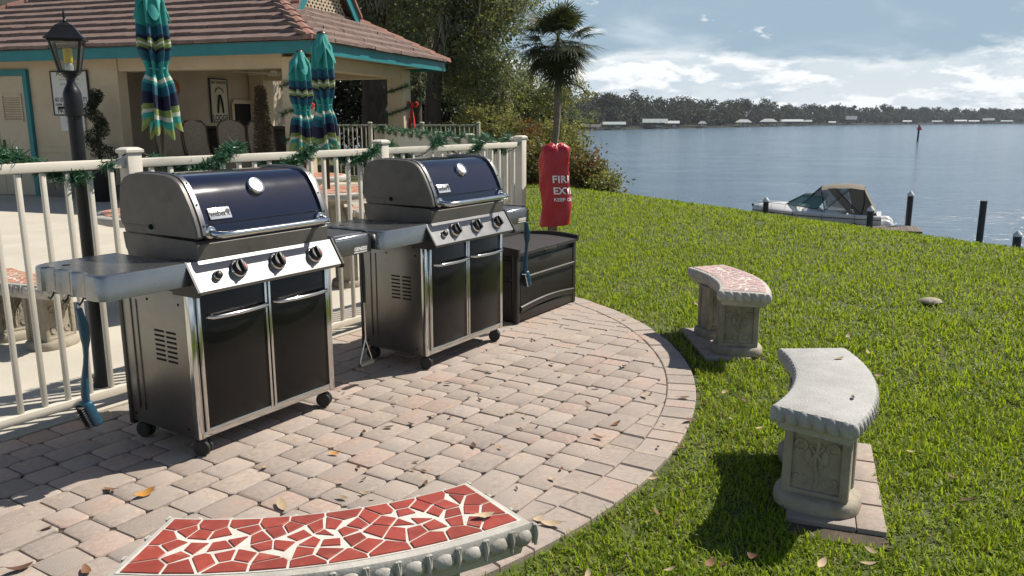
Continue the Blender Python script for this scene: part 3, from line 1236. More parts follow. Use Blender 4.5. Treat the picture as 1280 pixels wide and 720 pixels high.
def make_grill(loc):
    """local: x along the front, y to the back, z up; origin at front-left caster"""
    g = empty('gas_grill', loc, WANG)
    XL, XR = -.04, .745
    YB, YF = .46, -.03
    Z0, Z1 = .085, .715
    P = lambda mb, n, m, sm=30, par=g: mb.build(n, m, par, sm)
    # --- cabinet
    mb = MB()
    mb.box((XL + .006, (YB + YF) / 2, (Z0 + Z1) / 2), (.012, YB - YF - .03, Z1 - Z0), 0, None, .003)
    for y in (.335, .375):
        mb.box((XL - .0015, y, .40), (.006, .010, .50), 0, None, .0028)
    side = P(mb, 'side_panel', steel_dull)
    sb = MB()
    for cy in (.105, .185):
        for k in range(7):
            sb.box((XL - .0012, cy, .405 + k * .021), (.002, .062, .0085))
    sb.build('vent_slots', slot_dark, side)
    for y, z in ((.04, .12), (.41, .12), (.04, .66), (.25, .66), (.41, .66)):
        mb = MB()
        mb.ell((XL - .001, y, z), (.003, .006, .006), 0, None, 8, 4)
        mb.build('screw', slot_dark, side)
    mb = MB()
    mb.box((XR - .006, (YB + YF) / 2, (Z0 + Z1) / 2), (.012, YB - YF - .03, Z1 - Z0), 0, None, .003)
    P(mb, 'side_panel', steel_dull)
    mb = MB()
    mb.box(((XL + XR) / 2, YB - .012, (Z0 + Z1) / 2), (XR - XL - .03, .006, Z1 - Z0 - .01))
    P(mb, 'back_panel', steel_dull)
    mb = MB()
    mb.box(((XL + XR) / 2, (YB + YF) / 2, Z0 + .010), (XR - XL - .026, YB - YF - .035, .02), 0, None, .003)
    P(mb, 'bottom_panel', steel_dull)
    # frame legs
    for x in (XL + .012, XR - .012):
        mb = MB()
        mb.box((x, YF + .014, (Z0 + Z1) / 2), (.030, .030, Z1 - Z0), 0, None, .004)
        P(mb, 'front_frame_post', chrome)
        mb = MB()
        mb.box((x, YB - .014, (Z0 + Z1) / 2 - .01), (.030, .030, Z1 - Z0 + .02), 0, None, .004)
        P(mb, 'rear_frame_post', blk_plastic)
    mb = MB()
    mb.box(((XL + XR) / 2, YF + .012, Z0 + .014), (XR - XL - .055, .020, .026), 0, None, .004)
    P(mb, 'front_sill', chrome)
    # --- doors
    mid = (XL + XR) / 2
    for s in (-1, 1):
        x0 = XL + .030 if s < 0 else mid + .004
        x1 = mid - .004 if s < 0 else XR - .030
        z0, z1 = Z0 + .030, Z1 - .012
        d = MB()
        d.box(((x0 + x1) / 2, YF + .004, (z0 + z1) / 2), (x1 - x0 - .010, .022, z1 - z0 - .010), 0, None, .004)
        door = P(d, 'cabinet_door', door_black)
        f = MB()
        w = .013
        f.box((x0 + w / 2, YF - .002, (z0 + z1) / 2), (w, .024, z1 - z0), 0, None, .003)
        f.box((x1 - w / 2, YF - .002, (z0 + z1) / 2), (w, .024, z1 - z0), 0, None, .003)
        f.box(((x0 + x1) / 2, YF - .002, z0 + w / 2), (x1 - x0 - 2 * w, .022, w), 0, None, .003)
        f.build('door_trim', chrome, door, 30)
        h = MB()
        hx0, hx1 = (x0 + .045, x1 - .012) if s < 0 else (x0 + .035, x1 - .018)
        zz_ = z1 - .10
        pts = [(hx0, YF - .004, zz_)]
        for k in range(11):
            a = k / 10
            pts.append((hx0 + .012 + (hx1 - hx0 - .024) * a, YF - .036 - .016 * math.sin(PI * a), zz_))
        pts.append((hx1, YF - .004, zz_))
        h.tube(pts, .0095, 10)
        h.build('door_handle', chrome, door, 50)
    # --- casters
    for cx, cy, fr in ((0, 0, 1), (XR - XL - .075, 0, 1), (0, .40, 0), (XR - XL - .075, .40, 0)):
        c = MB()
        for k in (-1, 1):
            M = Matrix.Translation((cx, cy + .008, .036)) @ Matrix.Rotation(.5 if fr else .2, 4, 'Z') @ Matrix.Translation((k * .015, 0, 0)) @ Matrix.Rotation(PI / 2, 4, 'Y')
            c.lathe([(.024, -.011), (.034, -.009), (.0365, -.004), (.0365, .004), (.034, .009), (.024, .011)], 18, 0, M)
        cas = P(c, 'caster', blk_rubber, 40)
        c = MB()
        c.box((cx, cy + .008, .062), (.024, .040, .030), 0, None, .008)
        c.tube([(cx, cy, .06), (cx, cy, .095)], .012, 8)
        c.build('caster_fork', blk_plastic, cas, 40)
    # --- cook box
    mb = MB()
    for x0, x1 in ((.010, .735),):
        prof = [(-.045, .905), (-.040, .845), (.02, .79), (.40, .79), (.445, .86), (.455, .925), (.43, .925), (-.03, .918)]
        rings = [[(x, y, z) for y, z in prof] for x in (x0, x1)]
        mb.loft([r[::-1] for r in rings], 0)
    P(mb, 'cook_box', cast_al, 35)
    # --- lid
    lid = MB()
    prof = [(-.050, .938), (-.044, .972), (-.030, 1.012), (-.010, 1.055), (.015, 1.100), (.042, 1.138), (.075, 1.163), (.12, 1.174), (.20, 1.178), (.30, 1.178), (.36, 1.172)]
    rings = []
    for x in np.linspace(.045, .705, 9):
        rings.append([(x, y, z) for y, z in prof])
    n = len(prof)
    vs = [p for r in rings for p in r]
    fs = [(i * n + k, (i + 1) * n + k, (i + 1) * n + k + 1, i * n + k + 1) for i in range(8) for k in range(n - 1)]
    lid.add(vs, fs)
    # return lip
    lid.box((.375, -.046, .935), (.66, .014, .014), 0, None, .003)
    lido = P(lid, 'lid', lid_blue, 50)
    rb = MB()
    prr = [(.36, 1.172), (.405, 1.155), (.435, 1.12), (.445, 1.05), (.447, .965)]
    rb.add([(x, y, z) for x in (.045, .705) for y, z in prr], [(k, 5 + k, 5 + k + 1, k + 1) for k in range(4)])
    rb.build('lid_back', cast_al, lido, 50)
    # raised crease above the handle
    cr = MB()
    cr.tube([(.05, -.0405, .986), (.70, -.0405, .986)], .004, 6)
    cr.build('lid_crease', lid_blue, lido, 60)
    # end caps (cast) with a bulging rear
    cap = [(-.050, .930), (-.056, .938), (-.049, .975), (-.035, 1.016), (-.015, 1.060), (.010, 1.106), (.038, 1.145), (.073, 1.170), (.12, 1.181), (.20, 1.185), (.30, 1.185), (.365, 1.178), (.412, 1.160),
           (.443, 1.123), (.455, 1.05), (.460, .985), (.452, .962), (.436, .950), (.432, .930)]
    for sgn, xa, xb in ((-1, .004, .034), (1, .716, .746)):
        e = MB()
        xo, xi = (xa, xb) if sgn < 0 else (xb, xa)
        cy_, cz_ = .2, 1.05
        def sc(k):
            return [(cy_ + (y - cy_) * k, cz_ + (z - cz_) * k) for y, z in cap]
        rings = [[(xi, y, z) for y, z in cap], [(xo - sgn * .006, y, z) for y, z in cap], [(xo, y, z) for y, z in sc(.975)]]
        if sgn > 0:
            rings = [r[::-1] for r in rings]
        e.loft(rings, 0)
        # recessed seam line with hinge knob
        e.box((xo + sgn * .001, .33, .962), (.004, .20, .006))
        e.build('lid_end_cap', cast_al, lido, 35)
        k = MB()
        k.ell((xo + sgn * .002, .24, .962), (.010, .012, .012), 0, None, 8, 5)
        k.build('hinge_bolt', slot_dark, lido, 50)
        # chrome trim band along the front curve
        tb = MB()
        x0, x1 = (.030, .052) if sgn < 0 else (.698, .720)
        pf = cap[1:12]
        outer = [(y - .0045, z + .004) for y, z in pf]
        vs, fs = [], []
        for (y, z) in outer:
            vs += [(x0, y, z), (x1, y, z)]
        for (y, z) in pf:
            vs += [(x0, y + .004, z - .006), (x1, y + .004, z - .006)]
        m_ = len(pf)
        for i in range(m_ - 1):
            fs.append((2 * i, 2 * i + 1, 2 * i + 3, 2 * i + 2))
            fs.append((2 * i, 2 * i + 2, 2 * m_ + 2 * i + 2, 2 * m_ + 2 * i))
            fs.append((2 * i + 1, 2 * m_ + 2 * i + 1, 2 * m_ + 2 * i + 3, 2 * i + 3))
        tb.add(vs, fs)
        band = tb.build('lid_trim', steel, lido, 40)
        for i in (1, 3, 5, 7):
            rv = MB()
            y, z = outer[i]
            rv.ell(((x0 + x1) / 2, y - .001, z + .001), (.004, .004, .004), 0, None, 7, 4)
            rv.build('rivet', slot_dark, band, 60)
    # thermometer
    T = MB()
    y, z = .024, 1.112
    nrm = Vector((0, -.82, .57)).normalized()
    M = Matrix.Translation((.375, y, z)) @ nrm.to_track_quat('Z', 'Y').to_matrix().to_4x4()
    T.lathe([(.041, -.006), (.041, .010), (.037, .020), (.030, .021), (.028, .017)], 28, 0, M)
    th = T.build('thermometer', chrome, lido, 40)
    T = MB()
    T.lathe([(.028, .0172), (.027, .0182)], 24, 0, M)
    T.build('dial_face', badge, th, 40)
    T = MB()
    T.beam(M @ Vector((-.012, -.006, .0192)), M @ Vector((.012, .008, .0192)), .003, .001)
    T.build('dial_needle', ink_red, th)
    # badge
    by, bz = -.0262, 1.0215
    bn = Vector((0, -.905, .425)).normalized()
    M = Matrix.Translation((.140, by - .001, bz)) @ Matrix(((1, 0, 0, 0), (0, .425, -.905, 0), (0, .905, .425, 0), (0, 0, 0, 1)))
    B = MB()
    B.box((0, 0, .003), (.108, .050, .006), 0, M, .0028)
    bd = B.build('badge_plate', badge, lido, 40)
    tm = text_mesh('weber', .036, ink_black, .0006, xs=.92, bold=.0008, space=.95)
    o = link('badge_lettering', tm, bd)
    o.matrix_local = M @ Matrix.Translation((-.010, -.001, .0068))
    B = MB()
    B.lathe([(.011, .0062), (.010, .0072)], 14, 0, M @ Matrix.Translation((.040, .006, 0)))
    for k in (-1, 1):
        B.beam(M @ Vector((.040, 0, .0068)), M @ Vector((.040 + k * .006, -.014, .0068)), .002, .001)
    B.build('badge_emblem', ink_black, bd)
    # lid handle
    H_ = MB()
    pts = [(.070, -.046, .952), (.070, -.092, .946), (.082, -.112, .944)] + [(.082 + .586 * k / 6, -.116, .944) for k in range(7)] + [(.680, -.092, .946), (.680, -.046, .952)]
    H_.tube(pts, .0145, 14)
    hd = H_.build('lid_handle', chrome, lido, 60)
    for x in (.070, .680):
        H_ = MB()
        M = Matrix.Translation((x, -.045, .952)) @ Matrix.Rotation(PI / 2, 4, 'X')
        H_.lathe([(.026, 0), (.026, .012), (.020, .016)], 16, 0, M)
        H_.build('handle_collar', chrome, hd, 40)
    # --- control panel (sloping)
    c = MB()
    prof = [(-.030, .842), (-.040, .840), (-.110, .728), (-.108, .715), (-.095, .712), (.05, .712), (.05, .842)]
    c.loft([[(x, y, z) for y, z in prof][::-1] for x in (-.045, .755)], 0)
    cp = c.build('control_panel', steel, g, 25)
    for x, w in ((-.049, .010), (.759, .010)):
        c = MB()
        pe = [(-.024, .848), (-.044, .845), (-.117, .728), (-.115, .708), (-.090, .705), (.05, .705), (.05, .848)]
        c.loft([[(x - w / 2, y, z) for y, z in pe][::-1], [(x + w / 2, y, z) for y, z in pe][::-1]], 0)
        c.build('panel_end_cap', blk_plastic, cp, 25)
    sl = Vector((0, -.848, .53)).normalized()          # panel normal
    def PM(x, k):
        y = -.040 + (-.070) * k
        z = .840 + (-.112) * k
        return Matrix.Translation((x, y, z)) @ Matrix(((1, 0, 0, 0), (0, sl.z, sl.y, 0), (0, -sl.y, sl.z, 0), (0, 0, 0, 1)))
    for i, x in enumerate((.175, .385, .605)):
        M = PM(x, .50)
        k = MB()
        k.lathe([(.038, -.002), (.038, .010), (.034, .015)], 24, 0, M)
        bz_ = k.build('knob_bezel', chrome, cp, 40)
        k = MB()
        k.lathe([(.0325, .012), (.0315, .030), (.0275, .036)], 24, 0, M)
        k.box((0, 0, .040), (.014, .058, .020), 0, M, .005)
        kn = k.build('control_knob', blk_plastic, cp, 40)
        k = MB()
        k.add([M @ Vector(p) for p in ((.004, -.014, .0375), (.022, -.006, .0375), (.016, .016, .0375), (.008, .018, .0375))], [(0, 1, 2, 3)])
        k.build('knob_mark', ink_red, kn)
        k = MB()
        k.box((-.010, .043, .0006), (.002, .010, .0012), 0, M)
        k.build('panel_mark', ink_black, cp)
    M = PM(.065, .58)
    k = MB()
    k.lathe([(.020, -.002), (.020, .008), (.017, .012)], 18, 0, M)
    k.build('igniter_bezel', chrome, cp, 40)
    k = MB()
    k.lathe([(.0165, .008), (.016, .022), (.010, .028)], 16, 0, M)
    k.build('igniter_button', blk_plastic, cp, 50)
    # --- side shelves
    def shelf_profile(x0, x1, scallop):
        """outline ccw with scalloped outer (left) edge"""
        pts = []
        yb, yf = .425, -.055
        r = .035
        # front edge left->right
        pts += [(x0 + r, yf), (x1, yf), (x1, yb), (x0 + r * 1.6, yb), (x0 + .012, yb - .02)]
        if scallop:
            ys = np.linspace(yb - .05, yf + .05, 40)
            for y in ys:
                ph = (yb - .08 - y) / .30
                d = 0
                if 0 < ph < 1:
                    d = .018 * max(0, math.sin(ph * PI * 3)) ** .6 if math.sin(ph * PI * 3) > 0 else 0
                    if int(ph * 3) == 1:
                        d = .018 * abs(math.sin(ph * PI * 3)) ** .6
                    d = .018 * (abs(math.sin(ph * PI * 3)) ** .6)
                pts.append((x0 + d, y))
        else:
            pts += [(x0, yb - .04), (x0, yf + .05)]
        pts += [(x0 + .004, yf + .025), (x0 + .014, yf + .010)]
        return pts
    out = shelf_profile(-.415, -.050, True)
    def inset(pts, k, c=(-.22, .19)):
        return [(c[0] + (x - c[0]) * (1 - k / .17), c[1] + (y - c[1]) * (1 - k / .24)) for x, y in pts]
    s = MB()
    rings = [[(x, y, .748) for x, y in inset(out, .006)], [(x, y, .75) for x, y in out], [(x, y, .834) for x, y in inset(out, .002)], [(x, y, .842) for x, y in inset(out, .005)], [(x, y, .8455) for x, y in inset(out, .011)],
             [(x, y, .8445) for x, y in inset(out, .022)]]
    s.loft(rings, 0)
    sh = s.build('side_shelf', table_grey, g, 38)
    s = MB()
    s.lathe([(.016, .8440), (.015, .8462)], 14, 0, None, (-.335, .30))
    s.build('shelf_hole', slot_dark, sh)
    for y in (.295, .195, .095):
        s = MB()
        s.box((-.380, y, .746), (.018, .026, .014), 0, None, .003)
        s.tube([(-.395, y, .750), (-.402, y, .736), (-.414, y, .724), (-.420, y, .734)], .0035, 6)
        s.tube([(-.380, y, .745), (-.395, y, .750)], .0035, 6)
        s.build('tool_hook', blk_plastic, sh, 40)
    # right shelf with a folding steel top
    s = MB()
    out = [(x, y) for x, y in ((.775, -.050), (1.015, -.050), (1.035, -.040), (1.045, -.015), (1.045, .40), (1.03, .422), (.775, .422))]
    rings = [[(x, y, .742) for x, y in inset(out, .004, (.91, .19))], [(x, y, .746) for x, y in out], [(x, y, .828) for x, y in out], [(x, y, .838) for x, y in inset(out, .006, (.91, .19))], [(x, y, .842) for x, y in inset(out, .016, (.91, .19))]]
    s.loft(rings, 0)
    sh2 = s.build('side_shelf', table_grey, g, 38)
    s = MB()
    tp = inset(out, .030, (.90, .19))
    s.loft([[(x, y, .841) for x, y in tp], [(x, y, .8445) for x, y in inset(tp, .002, (.9, .19))]], 0)
    s.build('shelf_top', steel, sh2, 38)
    s = MB()
    s.box((.895, -.0505, .785), (.235, .006, .078), 0, None, .002)
    s.build('shelf_fascia', steel, sh2, 38)
    s = MB()
    ln = [(1.0165, -.056, z) for z in (.745, .83)] + [(1.012, -.030, .8462), (1.012, .40, .8462)]
    s.tube(ln, .0035, 6)
    s.build('shelf_seam', blk_plastic, sh2, 50)
    tm = text_mesh('GENESIS', .025, ink_white, .0006, xs=1.0, shear=.25, bold=.0006)
    o = link('shelf_lettering', tm, sh2, (.945, -.0545, .768), (PI / 2, 0, 0))
    s = MB()
    s.box((.945, -.0545, .752), (.095, .001, .0035))
    s.build('lettering_underline', ink_white, sh2)
    return g


g1 = make_grill(GO)
tag(g1, 'black and steel gas grill on the paving in front of the lamp post', 'grill', 'gas grills along the fence')
g2 = make_grill(Vector((-.485, 4.45, 0)))
tag(g2, 'black and steel gas grill on the paving next to the dark storage box', 'grill', 'gas grills along the fence')


def GP(g, x, y, z):
    return g.location + W * x - N * y + Vector((0, 0, z))


# --- brushes hanging from the shelves
def hang_brush(p, L, label, m=brush_blue, lean=.0, ang=0.0):
    r = empty('grill_brush', p, ang)
    tag(r, label, 'grill brush')
    h = MB()
    pts, rs = [], []
    for k in range(13):
        a = k / 12
        pts.append((.012 * math.sin(a * PI * 1.6) + lean * a, .0, -a * L * .84))
        rs.append(.0155 + .004 * math.sin(a * 9) + (.005 if .12 < a < .4 else 0))
    h.tube(pts, rs, 9, flat=.7)
    h.build('handle', m, r, 60)
    h = MB()
    e = Vector(pts[-1])
    M = Matrix.Translation(e + Vector((.012, 0, -.04))) @ Matrix.Rotation(-.35, 4, 'Y')
    h.box((0, 0, 0), (.036, .060, .11), 0, M, .010)
    h.build('head', m, r, 50)
    h = MB()
    for i in range(10):
        for j in range(5):
            h.tube([M @ Vector((-.014, -.020 + j * .010, -.044 + i * .0098)), M @ Vector((-.034, -.022 + j * .011, -.046 + i * .0102))], .0028, 4)
    h.build('bristles', blk_plastic, r)
    h = MB()
    h.tube([(0, 0, -.004), (.004, 0, .008), (0, 0, .016), (-.004, 0, .008), (0, 0, -.004)], .0018, 5)
    h.build('hanging_loop', ink_white, r)
    return r


hang_brush(GP(g1, -.418, .095, .712), .44, 'blue plastic grill brush hanging from the shelf of the grill before the lamp post', ang=WANG)
hang_brush(GP(g2, 1.052, -.02, .735), .40, 'blue plastic grill brush hanging beside the dark storage box', ang=WANG)
r = empty('wire_brush', GP(g2, -.400, .10, .715), WANG)
tag(r, 'steel wire scraper brush with black grip hanging between the two grills', 'grill brush')
h = MB()
h.tube([(0, 0, 0), (0, 0, -.12), (0, 0, -.26)], [.007, .012, .010], 8)
h.build('handle', blk_plastic, r, 60)
h = MB()
h.tube([(0, 0, -.25), (.002, 0, -.46)], .0042, 6)
h.tube([(0, 0, -.46), (-.042, 0, -.57), (-.045, 0, -.60)], .0036, 6)
h.tube([(0, 0, -.46), (.042, 0, -.57), (.045, 0, -.60)], .0036, 6)
h.build('stem', chrome, r, 60)
h = MB()
h.tube([(-.05, 0, -.60), (.05, 0, -.60)], .012, 8)
for i in range(14):
    for k in range(6):
        a = PI * k / 6
        x = -.048 + i * .0074
        h.tube([(x, -.020 * math.cos(a), -.60 - .020 * math.sin(a)), (x, .020 * math.cos(a), -.60 + .020 * math.sin(a))], .0015, 3)
h.build('wire_head', steel_dull, r)

# ================================================================== STORAGE BOX
def storage_box():
    BX, BY, BZ = .87, .50, .50
    r = empty('storage_box', (.035, 5.47, 0), WANG)
    tag(r, 'dark brown resin deck storage box with bead-board front at the edge of the paving', 'storage box')
    mb = MB()
    mb.box((BX / 2, BY / 2, BZ / 2 - .012), (BX - .05, BY - .05, BZ - .03), 0, None, .006)
    mb.build('body', brown_resin, r, 35)
    for x, y in ((.022, .022), (BX - .022, .022), (.022, BY - .022), (BX - .022, BY - .022)):
        mb = MB()
        mb.box((x, y, BZ / 2 - .008), (.044, .044, BZ - .016), 0, None, .006)
        mb.build('corner_post', brown_resin, r, 35)
    # front: upper panel, mid rail, bead-board, lower rail
    mb = MB()
    mb.box((BX / 2, .014, .385), (BX - .10, .018, .115), 0, None, .004)
    mb.build('upper_panel', brown_resin, r, 35)
    for z, h_, bow in ((.315, .030, 0), (.105, .030, .022)):
        mb = MB()
        K = 12
        ringsv = []
        for k in range(K + 1):
            x = .045 + (BX - .09) * k / K
            b = bow * math.sin(PI * k / K)
            ringsv.append([(x, -.004, z - h_ / 2 + b - (.015 if bow else 0)), (x, -.012, z - h_ / 2 + b + .004), (x, -.012, z + h_ / 2 + b - .006), (x, -.004, z + h_ / 2 + b), (x, .02, z + h_ / 2 + b), (x, .02, z - h_ / 2 + b - (.015 if bow else 0))])
        mb.loft(ringsv, 0)
        mb.build('front_rail', brown_resin, r, 30)
    bead = MB()
    bead.box((0, .010, .205), (.0135, .014, .19), 0, None, .004)
    bme = bead.mesh('bead_board', brown_resin, 35)
    nb = 48
    for k in range(nb):
        link('bead_board', bme, r, (.053 + (BX - .106) * (k + .5) / nb, 0, 0))
    mb = MB()
    mb.box((BX / 2, .016, .045), (BX - .09, .022, .07), 0, None, .004)
    mb.build('kick_panel', brown_resin, r, 35)
    for x in (.014, BX - .014):
        for z, h_ in ((.385, .115), (.20, .19)):
            mb = MB()
            mb.box((x, BY / 2, z), (.018, BY - .10, h_), 0, None, .004)
            mb.build('side_panel', brown_resin, r, 35)
        mb = MB()
        mb.box((x, BY / 2, .315), (.024, BY - .09, .03), 0, None, .004)
        mb.build('side_rail', brown_resin, r, 35)
    # lid: gently crowned
    mb = MB()
    K = 10
    rg = []
    for k in range(K + 1):
        y = -.018 + (BY + .02) * k / K
        c = .014 * math.sin(PI * k / K)
        rg.append([(-.012, y, BZ - .018), (BX - .014, y, BZ - .018), (BX - .012, y, BZ + .004 + c), (-.010, y, BZ + .004 + c)])
    mb.loft([x for x in rg], 0)
    lid = mb.build('lid', brown_resin_top, r, 30)
    for x in (-.008, BX - .012):
        mb = MB()
        rg = []
        for k in range(K + 1):
            y = -.022 + (BY + .03) * k / K
            c = .028 * math.sin(PI * (.15 + .85 * k / K))
            rg.append([(x - .012, y, BZ - .010), (x + .012, y, BZ - .010), (x + .012, y, BZ + .018 + c), (x - .012, y, BZ + .018 + c)])
        mb.loft(rg, 0)
        mb.build('lid_rim', brown_resin, lid, 30)
    mb = MB()
    mb.box((BX / 2, BY - .004, BZ + .012), (BX, .024, .052), 0, None, .006)
    mb.build('lid_rim', brown_resin, lid, 30)
    mb = MB()
    mb.box((BX / 2, -.014, BZ - .020), (.18, .016, .022), 0, None, .004)
    mb.build('lid_pull', brown_resin, lid, 30)


storage_box()

# ================================================================== EXTINGUISHER COVER ON POST
PX, PY = .365, 7.25
r = empty('wooden_post', (PX, PY, 0))
tag(r, 'weathered square timber post carrying the red extinguisher cover', 'post')
mb = MB()
mb.box((0, 0, .52), (.088, .088, 1.16), 0, None, .006)
mb.build('post', wood_post, r, 35)
r = empty('extinguisher_cover', (PX + .015, PY - .10, 0), 0)
tag(r, 'red vinyl fire extinguisher cover with white lettering hanging on the timber post', 'extinguisher cover')
mb = MB()
K, S = 34, 20
rings = []
rz = random.Random(3)
for i in range(S + 1):
    a = i / S
    z = .485 + .70 * a
    wx = .134 * (1 - .10 * a) * (1 if a < .92 else math.sqrt(max(.03, 1 - ((a - .92) / .085) ** 2)) )
    wy = .070 * (1 - .15 * a) * (1 if a < .86 else math.sqrt(max(.05, 1 - ((a - .86) / .155) ** 2)))
    ring = []
    for k in range(K):
        t = 2 * PI * k / K
        c, s = math.cos(t), math.sin(t)
        d = (abs(c) ** 3 + abs(s) ** 3) ** (-1 / 3)
        wr = 1 + .05 * math.sin(5 * t + 6 * a) * (.3 + a) + .05 * math.sin(9 * t - 11 * a) * a
        wr += .10 * math.sin(7 * t + 14 * a) * max(0, a - .6) / .4 + .03 * math.sin(3 * t - 17 * a)
        ring.append((wx * d * c * wr + .012 * math.sin(a * 7), wy * d * s * wr, z + .012 * math.cos(t - .4) * (1 - a) + (.022 * abs(math.cos(t)) if a > .9 else 0)))
    rings.append(ring)
mb.loft(rings, 0, True)
cov = mb.build('cover', bag_red, r, 70)
mb = MB()
mb.box((0, .055, 1.15), (.04, .05, .03), 0, None, .008)
mb.build('hanger_strap', bag_red, r, 40)


def wrap_text(txt, size, z, bold, space=1.0):
    me = text_mesh(txt, size, ink_white, .0, bold=bold, align='LEFT', space=space)
    # bend round the cover's front (ellipse), starting left of its middle
    for v in me.vertices:
        x0 = v.co.x - .020
        z0 = v.co.y
        a = (z + z0 - .485) / .70
        wx = .134 * (1 - .10 * a)
        wy = .070 * (1 - .15 * a)
        # arclength along a squarish front: mostly flat, then round the side
        t = -PI / 2 + x0 / .118
        c, s = math.cos(t), math.sin(t)
        d = (abs(c) ** 3 + abs(s) ** 3) ** (-1 / 3)
        wr = 1 + .05 * math.sin(5 * t + 6 * a) * (.3 + a) + .05 * math.sin(9 * t - 11 * a) * a
        v.co = Vector((wx * d * c * wr * 1.008 + .012 * math.sin(a * 7), wy * d * s * wr - .006, z + z0))
    return me


def fine_text(txt, size, z, bold, space=1.0):
    me = wrap_text(txt, size, z, bold, space)
    link('cover_lettering', me, cov)


fine_text('FIRE', .088, .890, .0020, 1.05)
fine_text('EXTINGUISHER', .083, .790, .0020, 1.0)
fine_text('KEEP CLEAR', .040, .715, .0010, 1.05)

# ================================================================== FENCES
bal_cache = {}


def fence(a, b, H, label, posts, base=0.0, spacing=.111, first_post=True, name='picket_fence'):
    """vinyl rail fence from a to b; posts = distances along it"""
    a, b = Vector(a), Vector(b)
    L = (b - a).length
    d = (b - a).normalized()
    an = math.atan2(d.y, d.x)
    r = empty(name, (a.x, a.y, base), an)
    tag(r, label, 'fence')
    pw = .078
    mb = MB()
    mb.box((0, 0, (H + .03) / 2), (pw, pw, H + .03), 0, None, .005)
    pme = mb.mesh('post', fence_white, 35)
    mb = MB()
    z = H + .03
    mb.loft([[(sx * w, sy * w, zz_) for sx, sy in ((-1, -1), (1, -1), (1, 1), (-1, 1))] for w, zz_ in ((.043, z - .006), (.047, z), (.047, z + .012), (.032, z + .022), (.026, z + .024))])
    cme = mb.mesh('post_cap', fence_white, 30)
    key = round(H, 3)
    if key not in bal_cache:
        mb = MB()
        mb.box((0, 0, (.085 + H - .05) / 2), (.022, .022, H - .05 - .085), 0, None, .003)
        bal_cache[key] = mb.mesh('baluster', fence_white, 35)
    for i, p in enumerate(posts):
        o = link('post', pme, r, (p, 0, 0))
        link('post_cap', cme, o)
    for p, q_ in zip(posts[:-1], posts[1:]):
        mb = MB()
        mb.box(((p + q_) / 2, 0, H - .024), (q_ - p - pw, .042, .044), 0, None, .005)
        mb.build('top_rail', fence_white, r, 35)
        mb = MB()
        mb.box(((p + q_) / 2, 0, .068), (q_ - p - pw, .038, .042), 0, None, .004)
        mb.build('bottom_rail', fence_white, r, 35)
        n = max(1, round((q_ - p) / spacing) - 1)
        for k in range(n):
            link('baluster', bal_cache[key], r, (p + (q_ - p) * (k + 1) / (n + 1), 0, 0), (0, 0, rnd.uniform(-.02, .02)))
    return r


T0 = -1.28
fence(FP(T0, -.03), FP(4.25, -.03), 1.215, 'cream picket fence with square posts running behind the two grills', [0, .574 - T0, 2.43 - T0, 4.25 - T0])
corner = FP(4.25, -.03)
back = Vector((-3.0, 18.2, 0))
sl_ = (back - corner).length
fence(corner + (back - corner).normalized() * .10, back, 1.20, 'cream picket fence along the lawn side of the pool deck', [1.75 + 1.8 * k for k in range(0)] + [0.05] + [sl_ / 6 * k for k in range(1, 7)])
fence((-4.35, 20.2, 0), (-.80, 19.7, 0), 1.34, 'cream picket fence standing furthest back under the oaks', [0, .9, 2.2, 3.58], base=-.04, spacing=.115)


def garland(path, label, n, seed, thick=.05, wire=True, group=None, dens=1.0):
    """fir garland wound round a rail: clusters of needles on a thin wire"""
    rr = np.random.default_rng(seed)
    r = empty('garland', path[0])
    tag(r, label, 'garland', group)
    o0 = Vector(path[0])
    # resample
    P = [Vector(p) - o0 for p in path]
    mb = MB()
    mb.tube(P, .004, 5)
    mb.build('wire', wire_blk, r, 60)
    C, A, Ls = [], [], []
    for i in range(len(P) - 1):
        seg = P[i + 1] - P[i]
        L = seg.length
        k = int(n * L * dens)
        for j in range(k):
            a = rr.random()
            p = P[i] + seg * a
            C.append(p)
            dirv = Vector(rr.normal(size=3))
            dirv += seg.normalized() * .8
            dirv.normalize()
            A.append(dirv)
            Ls.append(thick * (.55 + .8 * rr.random()))
    C = np.array([tuple(c) for c in C])
    A = np.array([tuple(a) for a in A])
    Ls = np.array(Ls)[:, None]
    Bv = np.cross(A, rr.normal(size=A.shape))
    Bv /= np.linalg.norm(Bv, axis=1)[:, None] + 1e-9
    w = thick * .055
    V = np.stack([C - Bv * w, C + Bv * w, C + A * Ls + Bv * w * .5, C + A * Ls - Bv * w * .5], 1).reshape(-1, 3)
    link('needles', raw_mesh('needles', V, np.arange(len(V)).reshape(-1, 4), garl_leaf), r)
    return r


def wind(a, b, z, amp, turns, gaps, n=140, tz=0.0, side=None):
    """helical path round a rail; returns list of runs where it is bushy"""
    a, b = Vector(a), Vector(b)
    d = (b - a).normalized()
    sd = Vector((d.y, -d.x, 0))
    pts = []
    for k in range(n + 1):
        t = k / n
        ph = 2 * PI * turns * t + tz
        pts.append(a.lerp(b, t) + sd * (.045 * math.cos(ph)) + Vector((0, 0, z + amp * math.sin(ph))))
    return pts


def fence_garland(a, b, H, turns, label, seed, dens=1.0, thick=.06):
    pts = wind(a, b, H - .02, .055, turns, None, int(12 * turns) + 20, seed)
    g = garland(pts, label, 190, seed, thick, dens=dens)
    return g


